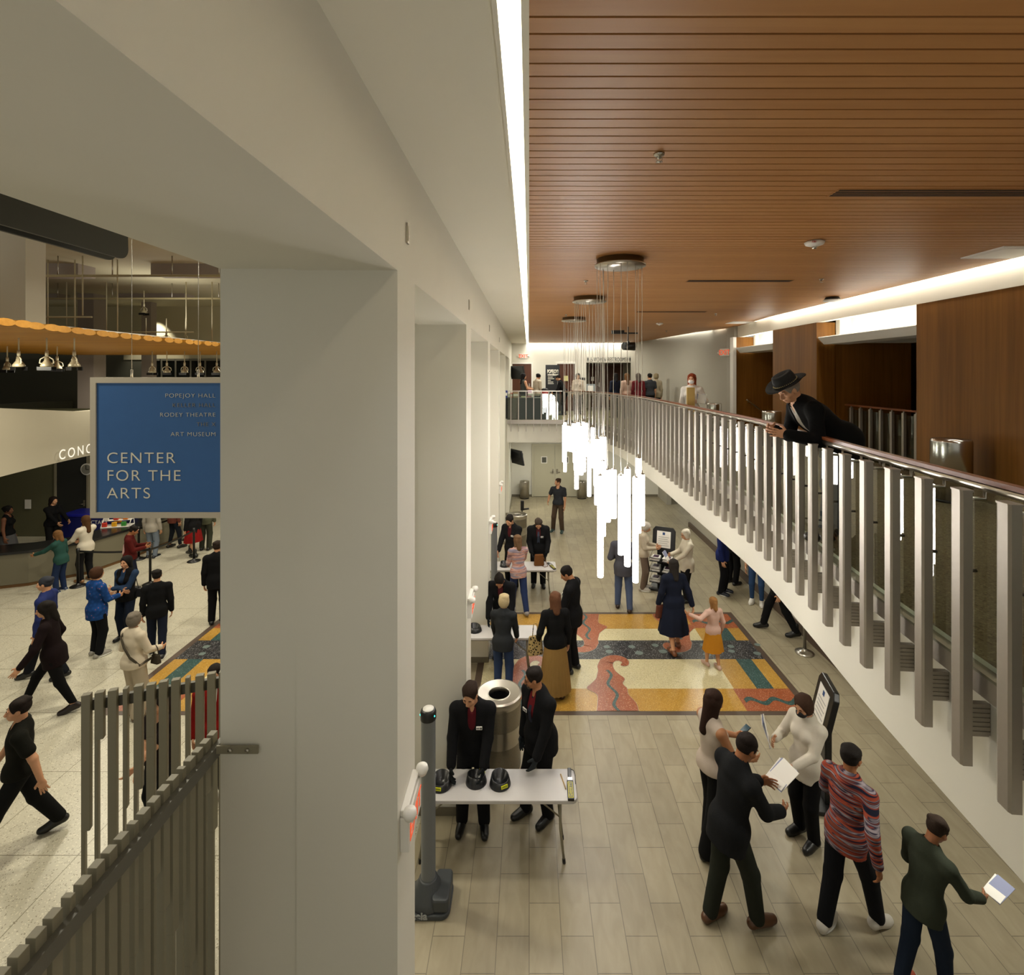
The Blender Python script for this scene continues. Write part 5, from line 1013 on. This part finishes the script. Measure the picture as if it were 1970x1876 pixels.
# --- upper balcony
cw, iC = person((2.93, 5.02, UP), 87, 'man in black cowboy hat and black jacket leaning on the balcony handrail, looking down', 1.78, lean=.88, hp=.05, hy=.2, top='jacket', tc='0d0d0e', shirt='b8b4ac', bottom='jeans', bc='28344a', hair='short', hc='8a8278', skin='l', RW=(.05, .5, 1.03), LW=(-.2, .47, 1.01), hat=True, res=.009, pole=((.3, -.3, -1.0), (-.3, -.3, -1.0)), RA=(.12, -.12, .085), LA=(-.12, .1, .085), fat=1.12, curl=.5, shoes='boot', sc='201812', hem=.02)
person((3.35, 10.6, UP), 150, 'red haired woman in white top and white face mask carrying leaflets on the balcony', 1.6, 'f', top='blouse', tc='d0ccc6', bottom='trousers', bc='1a1c24', hair='long', hc='7a3418', mask='d8d8d8', RW=(.25, .05, .85), LW=(-.22, .2, 1.15), skin='p')
for (px, Y, f, lab, kw) in (
    (1007, 20.0, -60, 'long black haired woman in grey off-shoulder top behind the far railing', dict(sex='f', top='sleeveless', tc='3c3e3a', hair='long', hc='120e0c', LW=(-.15, .3, 1.15), RW=(.15, .3, 1.1))),
    (1034, 20.4, -50, 'woman with tied black hair and cream top at the concession table', dict(sex='f', top='long', tc='b8ac98', hair='bun', hc='0f0c0b', hp=.3)),
    (1084, 20.2, 75, 'person in black bending over the balcony concession table', dict(top='long', tc='121214', hair='short', hc='1a120e', lean=.45, hp=.1, RW=(.15, .4, .95), LW=(-.15, .4, .95))),
    (1112, 20.6, 175, 'woman with long black hair and cream blouse by the far railing corner', dict(sex='f', top='blouse', tc='b8aa98', hair='long', hc='120e0c')),
    (1184, 18.8, 20, 'dark navy clad person queueing for the restroom', dict(top='long', tc='161a28', hair='medium', hc='100d0c', sex='f')),
    (1206, 18.4, 10, 'queueing woman in pale pink top with blonde tipped hair', dict(sex='f', top='long', tc='b89c8c', hair='long', hc='5a3c20')),
    (1228, 18.0, 5, 'queueing person in dark red sweater with grey hair', dict(sex='f', top='long', tc='5c1c20', hair='medium', hc='4c443e')),
    (1250, 18.2, 15, 'queueing man in dark grey polo seen from behind', dict(top='tee', tc='34363a', hc='14100d', fat=1.1)),
    (1262, 18.7, 10, 'queueing person in beige mostly hidden behind the grey polo', dict(sex='f', top='long', tc='a89c84', hc='8a7c60', hair='bob'))):
    kw.setdefault('bc', '1c1d20'); person(P_(px, Y, UP), f, lab, 1.62, **kw)
# --- lobby
person(P_(15, 14.3), -70, 'dim figure in black top and grey skirt at far left behind the counter', 1.66, 'f', top='sleeveless', tc='0c0c0d', bottom='skirt', bc='4a4a4c', hair='bun', hc='0f0c0b', skin='d', res=.016)
person(P_(100, 15.3), -100, 'concession worker in black scoop neck top behind the counter', 1.68, 'f', top='sweater', tc='0e0e10', bc='101010', hair='pony', hc='1a100c', skin='l', lean=.1, RW=(.15, .4, 1.0), LW=(-.15, .4, 1.02), res=.016)
person(P_(165, 13.25), 75, 'long haired customer in white top at the concession counter', 1.68, 'f', top='long', tc='c8c0b0', bottom='trousers', bc='121214', hair='long', hc='4a3018', LW=(-.2, .35, 1.05), RW=(.15, .38, 1.05), shoes='shoe', sc='8a6440', res=.016)
person(P_(116, 12.6), 95, 'person in teal sweater and jeans reaching over the counter corner', 1.5, top='long', tc='24443e', bottom='jeans', bc='1c2a48', hair='medium', hc='6a4a2a', lean=.15, LW=(-.2, .5, 1.15), shoes='sneaker', sc='20304c', sex='f', res=.016, skin='m')
mR, iR = person(P_(250, 12.6), -60, 'man in maroon sweater looking at his phone between the stanchions', 1.62, top='sweater', tc='4c1412', bottom='trousers', bc='1a1e30', hc='120e0c', skin='t', hp=.45, RW=(.1, .32, 1.15), LW=(-.1, .32, 1.18), res=.014)
person(P_(292, 14.95), 0, 'person in grey top and light blue jeans queueing behind the maroon sweater', 1.65, 'f', top='long', tc='9a948a', bottom='jeans', bc='6c7684', hair='long', hc='6a4e30', shoes='sneaker', sc='1c2028', res=.016)
person(P_(334, 15.8), -30, 'person in tight dark trousers and dark flat shoes under the sign', 1.68, top='long', tc='6a3a30', bottom='leggings', bc='1a1e26', shoes='shoe', sc='1c1a18', res=.016, hc='181210', RA=(.2, .1, .085), LA=(-.16, -.05, .085))
person(P_(372, 15.1), 70, 'person in red skirt and black high boots under the sign edge', 1.66, 'f', top='coat', tc='111113', bottom='shortskirt', bc='7a1414', shoes='boot', sc='0d0d0d', res=.016, hair='medium', hc='1c120e', RA=(.1, .28, .085), LA=(-.1, -.2, .085))
person(P_(395, 15.6), 10, 'person in olive trousers beside the red skirt under the sign', 1.72, top='long', tc='4a4c3c', bottom='trousers', bc='34362c', res=.016)
person(P_(418, 11.0), 20, 'person in black partly hidden by the first pier edge', 1.76, top='jacket', tc='0e0e10', bc='0e0e10', res=.016)
person(P_(186, 9.75), -20, 'curly haired person in blue patterned hoodie and black trousers standing in the lobby', 1.66, 'f', top='long', hem=.05, tc='bluepattern', bottom='trousers', bc='0f0f12', hair='big', hc='3c2414', shoes='sneaker', sc='8e8a82', RW=(.15, .3, 1.1), LW=(-.15, .25, 1.1), res=.012, fat=1.08)
person(P_(243, 10.35), 178, 'dark haired woman in black quilted vest and blue sleeves, arms crossed, facing the camera', 1.66, 'f', top='vest', tc='0c0c0e', shirt='22344e', bottom='jeans', bc='161e2e', hair='medium', hc='0e0b0a', RW=(-.1, .2, 1.12), LW=(.1, .22, 1.16), hlen=.2, res=.012, pole=((.8, -.2, -.8), (-.8, -.2, -.8)), gloves=None)
wL, iL = person(P_(258, 8.0), -18, 'grey haired woman in white sweater with crossbody strap seen from behind in the lobby', 1.62, 'f', top='sweater', tc='c8bca8', bottom='wide', bc='a89c88', hair='bob', hc='6c645a', RW=(.18, .3, 1.05), LW=(-.2, .2, 1.0), shoes='shoe', sc='6a5a48', res=.012, fat=1.12)
person(P_(302, 9.75), 30, 'person in dark jacket walking behind the crossed-arms woman', 1.62, top='long', tc='0f1012', bottom='jeans', bc='161c2c', shoes='sneaker', sc='15181c', hc='14100d', RA=(.1, -.2, .085), LA=(-.1, .15, .085), res=.014)
person(P_(100, 8.1), 115, 'striding person in black top and dark maroon wrap at the left of the lobby', 1.76, 'f', top='sweater', hem=.12, tc='160c0e', bottom='leggings', bc='0c0c0d', hair='medium', hc='16110e', shoes='shoe', sc='1c1210', RA=(.12, .42, .085), LA=(-.1, -.3, .12), RW=(.4, .1, .95), LW=(-.35, .25, .95), lean=.15, res=.013)
person(P_(88, 9.0), 110, 'person in blue jacket walking behind the dark wrapped figure', 1.78, top='long', tc='222c5c', bottom='trousers', bc='14161c', hc='2a2c34', RA=(.12, .3, .085), LA=(-.1, -.3, .12), res=.014)
person(P_(38, 5.75), 130, 'person in black trousers striding at the lower left edge of the lobby', 1.7, top='tee', tc='14140f', bottom='trousers', bc='101111', hc='1c1410', skin='l', RA=(.12, -.34, .12), LA=(-.1, .36, .085), RW=(.3, .25, .9), LW=(-.32, -.2, .9), res=.012)
person((-4.3, 6.0), 165, 'person in black top seen through the slats of the stair guard', 1.6, 'f', top='tee', tc='150c0e', bottom='trousers', bc='0e0e0f', hair='long', hc='1c120e', LW=(.05, .3, 1.0), RW=(-.05, .33, 1.02), res=.013)
person((-4.0, 6.55), 200, 'person in red jacket standing behind the dark top at the stair guard', 1.62, top='jacket', tc='8a1a16', bc='141416', hc='1a120e', res=.013)
# ---------------------------------------------------------------- folding tables and what lies on them
M_ttop = mat('folding_table_top', 'c6c3c2', .45)
def rrect(x0, y0, x1, y1, r, n=6):
    P = []
    for cx, cy, a0 in ((x1 - r, y1 - r, 0), (x0 + r, y1 - r, 90), (x0 + r, y0 + r, 180), (x1 - r, y0 + r, 270)):
        for i in range(n + 1): a = math.radians(a0 + 90 * i / n); P.append((cx + r * math.cos(a), cy + r * math.sin(a)))
    return P
def folding_table(x0, x1, y0, y1, h, lab):
    t = empty('folding_table', ((x0 + x1) / 2, (y0 + y1) / 2, 0), 0, lab, 'table', 'white folding bag-check tables'); w, d = (x1 - x0) / 2, (y1 - y0) / 2
    m = MB(); m.poly(rrect(-w, -d, w, d, .06), h - .04, h); m.build('tabletop', M_ttop, t, bevel=.006)
    m = MB(); m.box((-w + .06, -d + .05, h - .07), (w - .06, -d + .07, h - .04)); m.box((-w + .06, d - .07, h - .07), (w - .06, d - .05, h - .04)); m.build('apron_rail', M_dsteel, t)
    for sx in (-1, 1):
        for sy in (-1, 1):
            x, y = sx * (w - .18), sy * (d - .08); m = MB(); m.tube([(x, y, h - .05), (x, y, .38), (x + sx * .04, y, .03)], .014, 8); l = m.build('leg', M_olive, t); m = MB(); m.tube([(x + sx * .037, y, .05), (x + sx * .041, y, .0)], .018, 8); m.build('foot_cap', M_black, l)
        m = MB(); m.tube([(sx * (w - .18), -d + .08, .38), (sx * (w - .18), d - .08, .38)], .01, 8); m.tube([(sx * (w - .18), 0, .38), (sx * (w - .55), 0, h - .06)], .008, 6); m.build('brace', M_olive, t)
    return t
folding_table(-1.33, .52, 5.53, 5.98, .745, 'nearest white folding table with three black bowls in front of two guards')
folding_table(-1.7, .14, 8.94, 9.41, .745, 'middle white folding table, partly hidden by the first pier')
folding_table(-1.2, .64, 12.05, 12.6, .745, 'farthest white folding table with a brown handbag')
def bowl(x, y, z, lab, rz=0, text=True, grp='black plastic bag-check bowls'):
    r = empty('security_bowl', (x, y, z), rz, lab, 'bowl', grp); n = 32; m = MB(); V = []
    prof = [(0, .0, 0), (.12, .0, 0), (.118, .012, 0), (.099, .088, 1), (.091, .088, 1), (.075, .02, 0), (0, .016, 0)]
    for rr, zz, sl in prof:
        for k in range(n): a = 2 * PI * k / n; V.append((rr * math.cos(a), rr * math.sin(a), zz + sl * .02 * math.sin(a)))
    m.add(V, [(i * n + k, i * n + (k + 1) % n, (i + 1) * n + (k + 1) % n, (i + 1) * n + k) for i in range(6) for k in range(n)], 0, True); m.build('bowl_body', mat('bowl_black', '17181a', .3), r)
    if text:
        Mt = Matrix.Translation((.0, -.112, .045)) @ Matrix.Rotation(-.28, 4, 'X'); q = MB(); q.box((-.038, -.004, -.015), (.038, .004, .015), 0, Mt); l = q.build('yellow_label', mat('label_yellow', 'c8c81c', .5, emit=.12), r)
        for j in range(2): q = MB(); q.box((-.032, -.0055, .002 - j * .009), (.032, -.004, .006 - j * .009), 0, Mt); q.build('label_print', M_ink, l)
    return r
bowl(-.985, 5.74, .745, 'black bowl at the left of the nearest table, a glove reaching in', -.15); bowl(-.595, 5.79, .745, 'black bowl in the middle of the nearest table under the guard hand', 2.6); bowl(-.325, 5.76, .745, 'open black bowl with yellow label, rightmost on the nearest table', .5)
bowl((914 - CX) * 9.2 / F, 9.2, .745, 'black bowl on the middle table by the pier', 1.0, False); bowl((971 - CX) * 12.3 / F, 12.3, .745, 'black bowl on the farthest table beside the striped sweater', 1.0, False)
def wand(x, y, z, rz, lab, s=1):
    r = empty('metal_detector_wand', (x, y, z), rz, lab, 'detector wand', 'handheld metal detector wands'); m = MB(); m.box((-.035, -.2, 0), (.035, .06, .03)); m.build('paddle', M_black, r, bevel=.006)
    m = MB(); m.box((-.02, .09, .003), (.02, .24, .03)); m.build('grip', M_black, r, bevel=.006); m = MB(); m.box((-.026, .055, .0), (.026, .095, .032)); m.build('collar', M_steel, r)
    m = MB(); m.box((-.027, -.185, .03), (.027, .03, .032)); q = m.build('yellow_panel', mat('garrett_yellow', 'd6cc20', .5), r); m = MB(); m.box((-.022, -.178, .032), (.022, .023, .0325)); m.build('black_field', M_black, r)
    text_mesh('GARRETT', .042, mat('garrett_yellow', 'd6cc20'), parent=r, loc=(.014, -.172, .033), rot=(0, 0, PI / 2), depth=.0005)
    m = MB(); m.tube([(.018, .235, .015), (.05, .22, .012), (.065, .15, .01), (.06, .08, .01), (.062, .03, .008)], .004, 6); m.build('cord', M_black, r)
wand((1097 - CX) * 5.72 / F, 5.72, .745, -.03, 'yellow-labelled hand wand lying at the right end of the nearest table'); wand((1061 - CX) * 12.3 / F, 12.25, .745, .35, 'hand wand on the farthest table beside the brown handbag')
m = MB(); m.tube([(0, .11, .007), (.045, -.1, .007)], .007, 8); tag(m.build('wooden_stick', mat('stick_wood', 'b89a68', .6), None, ((1080 - CX) * 5.75 / F, 5.78, .745)), 'short wooden stick lying beside the wand on the nearest table', 'stick')
m = MB(); m.tube([(0, .11, .007), (.02, -.1, .007)], .007, 8); tag(m.build('wooden_stick', mat('stick_wood', 'b89a68', .6), None, ((1056.5 - CX) * 12.3 / F, 12.32, .745)), 'short wooden stick on the farthest table', 'stick')
def bag(p, rz, w, h, d, m_, lab, strap=None, name='handbag'):
    r = empty(name, p, rz, lab, 'bag'); q = MB(); q.poly(rrect(-w / 2, -d / 2, w / 2, d / 2, min(w, d) * .35), 0, h); o = q.build('bag_body', m_, r, bevel=.02)
    for v in o.data.vertices:
        if v.co.z > h * .5: v.co.x *= .82; v.co.y *= .6
    q = MB(); pts = strap or [(-w * .3, 0, h * .95), (-w * .22, 0, h + .1), (0, 0, h + .14), (w * .22, 0, h + .1), (w * .3, 0, h * .95)]; q.tube(pts, .007, 6); q.build('strap', m_, r); return r
bag(((1037 - CX) * 12.35 / F, 12.35, .745), .1, .25, .26, .14, cloth('6a4424'), 'brown leather handbag being searched on the farthest table', [(.08, 0, .24), (.16, -.03, .1), (.2, -.1, .01), (.12, -.16, .01), (.06, -.1, .02)])
def near(i, v, dz=0): q = world(i, v); return (q.x, q.y, q.z + dz)
bag(near(iE, (-.31, .12, .68), 0), .3, .26, .3, .14, patterned('leopard'), 'leopard print bag on the arm of the woman in the tan skirt', [(-.05, 0, .28), (-.03, 0, .5), (.03, 0, .5), (.06, 0, .28)])
bag(near(iN, (-.22, .06, .62)), .3, .26, .24, .1, cloth('5a3226'), 'reddish brown bag at the hip of the woman in the navy coat', [(-.04, .0, .2), (.08, -.02, .5), (.22, -.03, .82), (.3, .0, .86)])
bag(near(iL, (.22, .18, .78)), -.3, .17, .14, .08, cloth('3a342c'), 'small grey brown crossbody bag at the hip of the woman in white', None)
q = MB(); T_ = iL['T']
pts = [near(iL, v) for v in (T_(-.16, -.03, .5), T_(-.13, -.125, .42), T_(0, -.165, .3), T_(.12, -.15, .14), T_(.2, -.05, -.02), (.22, .12, .9))]
for i in range(2): q.tube([(p[0], p[1], p[2] + (i - .5) * .02) for p in pts], .012, 6)
tag(q.build('bag_strap', cloth('4a443a'), None), 'dark crossbody strap over the white sweater', 'strap')
bag(near(iT, (-.18, .22, .7)), .4, .3, .3, .12, cloth('7c7050'), 'khaki cloth bag hanging from the arm of the woman with the phone', [(-.06, 0, .28), (-.04, 0, .42), (.04, 0, .42), (.06, 0, .28)])
bag(near(iC, (-.5, .1, .9)), 0, .01, .01, .01, M_black, 'x') if 0 else None
q = P_(243, 10.35); bag((q[0] + .3, q[1], .86), 0, .22, .17, .1, M_black, 'small black shoulder bag at the side of the crossed-arms woman', [(-.05, 0, .15), (-.1, 0, .35), (-.14, 0, .5)])
q = near(iR, (-.32, -.05, .86)); bag(q, .2, .3, .24, .18, cloth('c4a09c'), 'pale pink soft bag hanging at the maroon sweater', [(-.02, 0, .22), (.1, 0, .42), (.2, 0, .58)])
q = at(227, 1000, 15.2); bag((q.x, q.y, .95), 0, .2, .24, .1, cloth('b8742a'), 'orange handbag held in the concession queue', None)
def phone(i, v, lab, rz=0):
    q = near(i, v); r = empty('mobile_phone', q, rz, lab, 'phone'); m = MB(); M = Matrix.Rotation(.5, 4, 'X'); m.box((-.038, -.078, -.005), (.038, .078, .004), 0, M); m.build('case', M_black, r, bevel=.003); m = MB(); m.box((-.034, -.072, .004), (.034, .072, .005), 0, M); m.build('screen', mat('phone_screen', '1c3a44', .1, emit=.3), r)
phone(iT, tuple(np.array(iT['LW']) + [0, .13, .03]), 'dark phone held out by the woman in the sleeveless top', -1.2); phone(iR, tuple(np.array(iR['LW']) + [.06, .12, .03]), 'phone in the hands of the man in maroon', -1)
def papers(p, rz, tilt, lab, n=3, w=.2, h=.27):
    r = empty('programme', p, rz, lab, 'programme'); 
    for k in range(n):
        M = Matrix.Rotation(tilt + k * .07, 4, 'X') @ Matrix.Rotation(k * .09, 4, 'Y'); m = MB(); m.box((-w / 2, -.002 + k * .006, 0), (w / 2, .002 + k * .006, h), 0, M); m.build('sheet', [M_paper, mat('leaflet_blue', '8a90b0'), M_paper][k % 3], r)
papers(near(iV, tuple(np.array(iV['RW']) + [-.02, .1, -.02])), 1.2, -.35, 'white programme held up by the woman in the black mask'); papers(near(iU, tuple(np.array(iU['LW']) + [.05, .14, -.03])), -1.1, -1.1, 'white papers held out by the man in the dark suit')
papers(near(iM, tuple(np.array(iM['LW']) + [.05, .12, 0])), 1.0, -.6, 'leaflet held by the white haired woman', 2, .18, .22); papers(near(iW, tuple(np.array(iW['LW']) + [0, .1, -.1])), .2, .2, 'folded programme in the hand of the man in the striped shirt', 2, .12, .2)
papers(near(iY, tuple(np.array(iY['RW']) + [0, .12, -.02])), -1.2, -1.2, 'white and purple leaflets held by the youth in dark green', 2, .13, .2)
q = world(dict(face=math.radians(150), pos=np.array((3.35, 10.6, UP))), (-.24, .28, 1.02)); papers(q, -.4, .3, 'leaflets held by the red haired woman', 3, .16, .2)
# ---------------------------------------------------------------- detector posts
def detector(x, y, h, lab):
    r = empty('detector_post', (x, y, 0), 0, lab, 'metal detector', 'grey walk-through detector posts'); g = mat('detector_grey', '6c7073', .45); g2 = mat('detector_base', '3e4245', .5)
    m = MB(); m.poly(rrect(-.2, -.19, .24, .19, .09), 0, .05); m.lathe([(.19, .05), (.17, .12), (.11, .2), (.09, .26)], (.0, 0, 0), 28); b = m.build('base', g2, r, bevel=.012); m = MB(); m.poly(rrect(.06, -.17, .23, .17, .04), .05, .18); m.build('battery_box', g2, r, bevel=.02)
    m = MB(); m.lathe([(.078, .2), (.072, .28), (.072, h - .1), (.076, h - .09)], n=28, closed=True); m.build('column', g, r); m = MB(); m.lathe([(.078, h - .1), (.08, h - .03), (.072, h - .01), (.06, h), (0, h)], n=28, closed=True); m.build('cap', M_black, r)
    m = MB(); m.lathe([(.0, h), (.056, h), (.056, h + .004), (0, h + .005)], n=28); m.build('cap_disc', M_white, r)
    for a in (-2.9, -.5): m = MB(); m.lathe([(0, -.012), (.008, 0), (0, .012)], (.079 * math.cos(a), .079 * math.sin(a), h - .05), 8); m.build('status_light', mat('teal_led', '40e0d0', emit=3), r)
    text_mesh('ceia', .1, mat('detector_text', 'a8acae'), parent=r, loc=(-.13, -.192, .02) , rot=(PI / 2, 0, 0), depth=.001, bold=.003)
    return r
detector((824 - CX) * 5.2 / F, 5.2, 1.95, 'grey detector post standing on a dark base at the left of the nearest table'); detector(-.8, 11.75, 1.95, 'farther grey detector post beside the third pier')
# ---------------------------------------------------------------- kiosks with leaflets
def kiosk(x, y, rz, lab, racks):
    r = empty('leaflet_kiosk', (x, y, 0), rz, lab, 'kiosk', 'black free-standing leaflet kiosks')
    m = MB(); m.poly(rrect(-.3, -.25, .3, .25, .05), 0, .05); m.build('base', M_black, r, bevel=.01); m = MB(); m.box((-.16, .12, .05), (.16, .2, 1.0)); m.build('column', M_black, r, bevel=.01)
    M = Matrix.Translation((0, .1, .9)) @ Matrix.Rotation(-.22, 4, 'X'); m = MB(); m.poly([(-.28, 0), (.28, 0), (.28, .5), (.22, .58), (-.22, .58), (-.28, .5)], -.04, .03); m.v = [tuple(M @ Matrix.Rotation(PI / 2, 4, 'X') @ Vector(v)) for v in m.v]; m.build('header_board', M_black, r, bevel=.01)
    m = MB(); m.box((-.17, -.037, .08), (.17, -.031, .48), 0, M); n = m.build('notice', M_paper, r)
    for i in range(5): m = MB(); m.box((-.13, -.039, .33 - i * .05), (.13 - .03 * (i % 2), -.037, .34 - i * .05), 0, M); m.build('print_line', mat('grey_print', '9a9a9a'), n)
    m = MB(); m.box((-.03, -.039, .39), (.03, -.037, .45), 0, M); m.build('crest', mat('crest_blue', '2a4a80'), n)
    if racks:
        for j, z in enumerate((.72, .46, .2)):
            m = MB(); m.box((-.27, -.24, z), (.27, .1, z + .012)); m.tube([(-.27, -.24, z + .09), (.27, -.24, z + .09)], .006, 6); [m.tube([(s, .1, z + .15), (s, -.24, z + .09), (s, -.24, z)], .006, 6) for s in (-.27, 0, .27)]; m.build('shelf', M_black, r)
        rr = random.Random(3); k = 0
        for j, z in enumerate((.734, .474, .214)):
            for c in (-.15, .14):
                m = MB(); hh = .05 + rr.random() * .08
                for q in range(7): a = rr.uniform(-.12, .12); M2 = Matrix.Translation((c + a * .1, -.07, z + hh * q / 7)) @ Matrix.Rotation(a, 4, 'Z'); m.box((-.1, -.13, 0), (.1, .13, hh / 7), 0, M2)
                o = m.build('magazine_stack', M_paper, None, (x, y, 0), rz); tag(o, ('left' if c < 0 else 'right') + ' stack of programmes on the ' + ('top', 'middle', 'bottom')[j] + ' kiosk shelf', 'magazines', 'programme stacks in the kiosk')
                m = MB(); m.box((c - .06, -.14, z + hh + .001), (c + .07, .03, z + hh + .003)); m.build('cover_picture', mat('cover_plum', '4a3048'), o)
    return r
kiosk(3.32, 12.8, -.45, 'black kiosk with magazine shelves between the two elderly visitors', True); kiosk(3.55, 6.5, -1.8, 'black kiosk with white notice behind the woman in the face mask', False)
# ---------------------------------------------------------------- balcony concession table, banner, stands
y0 = 18.55
t = empty('concession_table', (-.1, y0, UP), 0, 'long table under a black cloth behind the far railing', 'table'); m = MB(); m.box((-.85, -.35, .02), (.8, .35, .745)); m.build('tablecloth', mat('dark_cloth', '1b1d1f', .8), t, bevel=.01); m = MB(); m.box((-.86, -.36, .745), (.81, .36, .76)); m.build('tabletop', mat('table_dark', '26282a'), t)
rr = random.Random(11)
goods = [('blue snack box on the left end of the balcony table', '2a3a8a', -.82, .1, .26), ('orange and white carton on the balcony table', 'c05a3a', -.64, .09, .18), ('brown cardboard box on the balcony table', '8a7450', -.48, .2, .2), ('green candy tray on the balcony table', 'a8a85c', -.2, .18, .06), ('red candy tray on the balcony table', 'a83a34', .0, .16, .05), ('pink candy display on the balcony table', 'b88aa8', .02, .14, .26)]
for i, (lab, c, x, w_, h_) in enumerate(goods):
    yy = y0 - (.2 if i < 5 else -.1); m = MB(); m.box((-w_ / 2, -.08, 0), (w_ / 2, .08, h_)); o = m.build('snack_box', mat('goods_' + c, c, .5), None, (x, yy, UP + .76), rr.uniform(-.15, .15), bevel=.005); tag(o, lab, 'box', 'snacks on the balcony table')
    m = MB(); m.box((-w_ / 2 + .01, -.083, h_ * .3), (w_ / 2 - .01, -.081, h_ * .7)); m.build('box_label', M_paper, o)
q = at(1048, 745, y0 + .1); r = empty('drinks_dispenser', (q.x, q.y, UP + .76), 0, 'red round drinks dispenser with black lid on the balcony table', 'dispenser'); m = MB(); m.lathe([(.11, 0), (.125, .02), (.12, .26), (0, .26)], n=24); m.build('tank', mat('dispenser_red', '8a241e', .4), r); m = MB(); m.lathe([(.13, .26), (.12, .3), (.05, .34), (0, .35)], n=24); m.build('lid', M_black, r); m = MB(); m.box((-.02, -.15, .04), (.02, -.115, .08)); m.build('spigot', M_white, r)
q = at(1063, 755, 21.2); r = empty('price_banner', (q.x, 21.2, UP), 0, 'tall black standing banner listing concession prices', 'banner'); bw, bh = 27 * 21.2 / F / 2, (EYE + 18 * 21.2 / F) - UP; m = MB(); m.box((-bw, -.01, .05), (bw, .01, bh)); m.build('banner_panel', mat('banner_black', '15161a', .7), r); m = MB(); m.box((-bw, -.12, 0), (bw, .12, .06)); m.build('foot', M_steel, r)
for txt, x0, x1, ya, yb in (('POPEJOY!', 1053, 1074, 711, 718), ('CONCESSIONS', 1053.5, 1074, 720, 722.5)): fit_text(txt, M_let, x0, x1, ya, yb, 21.18, r, off=(q.x, 21.2 - .0, UP), bold=.004)
for i in range(5):
    yy = 725 + i * 3.2; a = at(1054, yy + 1, 21.18); m = MB(); wd = (.2, .26, .12, .22, .24)[i]; m.box((a.x - q.x, -.0125, a.z - UP), (a.x - q.x + wd, -.0105, a.z - UP + .022)); m.box((.2, -.0125, a.z - UP), (.25, -.0105, a.z - UP + .022)); m.build('price_line', M_let, r)
q = at(1136, 750, 18.9); r = empty('sign_stand', (q.x, q.y, UP), 0, 'small sign holder with white page near the corner of the far railing', 'sign stand'); m = MB(); m.lathe([(.16, 0), (.15, .02), (.02, .04), (.015, .95), (0, .95)], n=20); m.build('pedestal', M_steel, r); m = MB(); m.box((-.15, -.01, .93), (.17, .01, 1.24)); m.build('frame', mat('clear_frame', '90989a', .2), r); m = MB(); m.box((-.1, -.014, .97), (.1, -.01, 1.18)); m.build('page', M_paper, r)
r = empty('post_sign', (3.06, 9.75, UP), 0, 'narrow tall brass panel on a post standing by the balcony rail', 'post'); m = MB(); m.lathe([(.14, 0), (.14, .015), (.02, .03), (.0, .03)], n=20); m.build('base', mat('brass', 'b89a58', .3, .9), r); m = MB(); m.box((-.075, -.02, .03), (.075, .02, 1.35)); m.build('panel', mat('brass_satin', 'c9ab68', .45, .5), r, bevel=.004)
# handrail of the stair in the far recess, stair guard in the middle recess
a, b = at(1437, 770, 14.25), at(1487, 800, 12.2); b = Vector((6.75, 14.22, a.z - .55)); r = empty('wall_handrail', a, 0, 'slim steel handrail sloping down the wood wall in the far recess', 'handrail'); m = MB(); m.tube([(-.03, -.05, .02), (0, -.05, 0), tuple(b - a + Vector((0, -.05, 0)))], .02, 10); m.build('rail_tube', M_steel, r)
m = MB(); m.tube([(.05, .06, -.06), (.05, -.04, -.03)], .015, 8); m.build('wall_bracket', M_steel, r)
r = empty('recess_guardrail', (6.25, 7.9, UP), 0, 'short glass guardrail with metal balusters inside the wood recess behind the leaning man', 'guardrail'); hz = EYE - .587 - UP
m = MB(); m.box((-.03, 0, hz - .03), (.03, 2.25, hz)); m.build('handrail', M_rail, r)
m = MB(); m.box((.03, 0, .0), (.04, 2.25, hz - .1)); m.build('glass_panel', M_glass, r)
for i in range(8): m = MB(); yy = .12 + i * .28; m.box((-.025, yy - .025, 0), (.02, yy + .025, hz - .06)); m.box((-.01, yy - .01, hz - .06), (.01, yy + .01, hz - .03)); m.build('baluster', M_satin, r)
# small black sanitiser stand near the far bin
q = P_(1004.5, 16.6); r = empty('sanitiser_stand', (q[0], q[1], 0), 0, 'slim black sanitiser stand beside the farther litter bin', 'dispenser stand'); m = MB(); m.lathe([(.14, 0), (.14, .015), (.02, .03), (.018, 1.2), (0, 1.2)], n=16); m.build('pole', M_black, r); m = MB(); m.box((-.05, -.06, .95), (.06, .04, 1.25)); m.tube([(.06, -.02, .98), (.22, -.02, 1.0)], .03, 8); m.build('dispenser', M_black, r, bevel=.005)
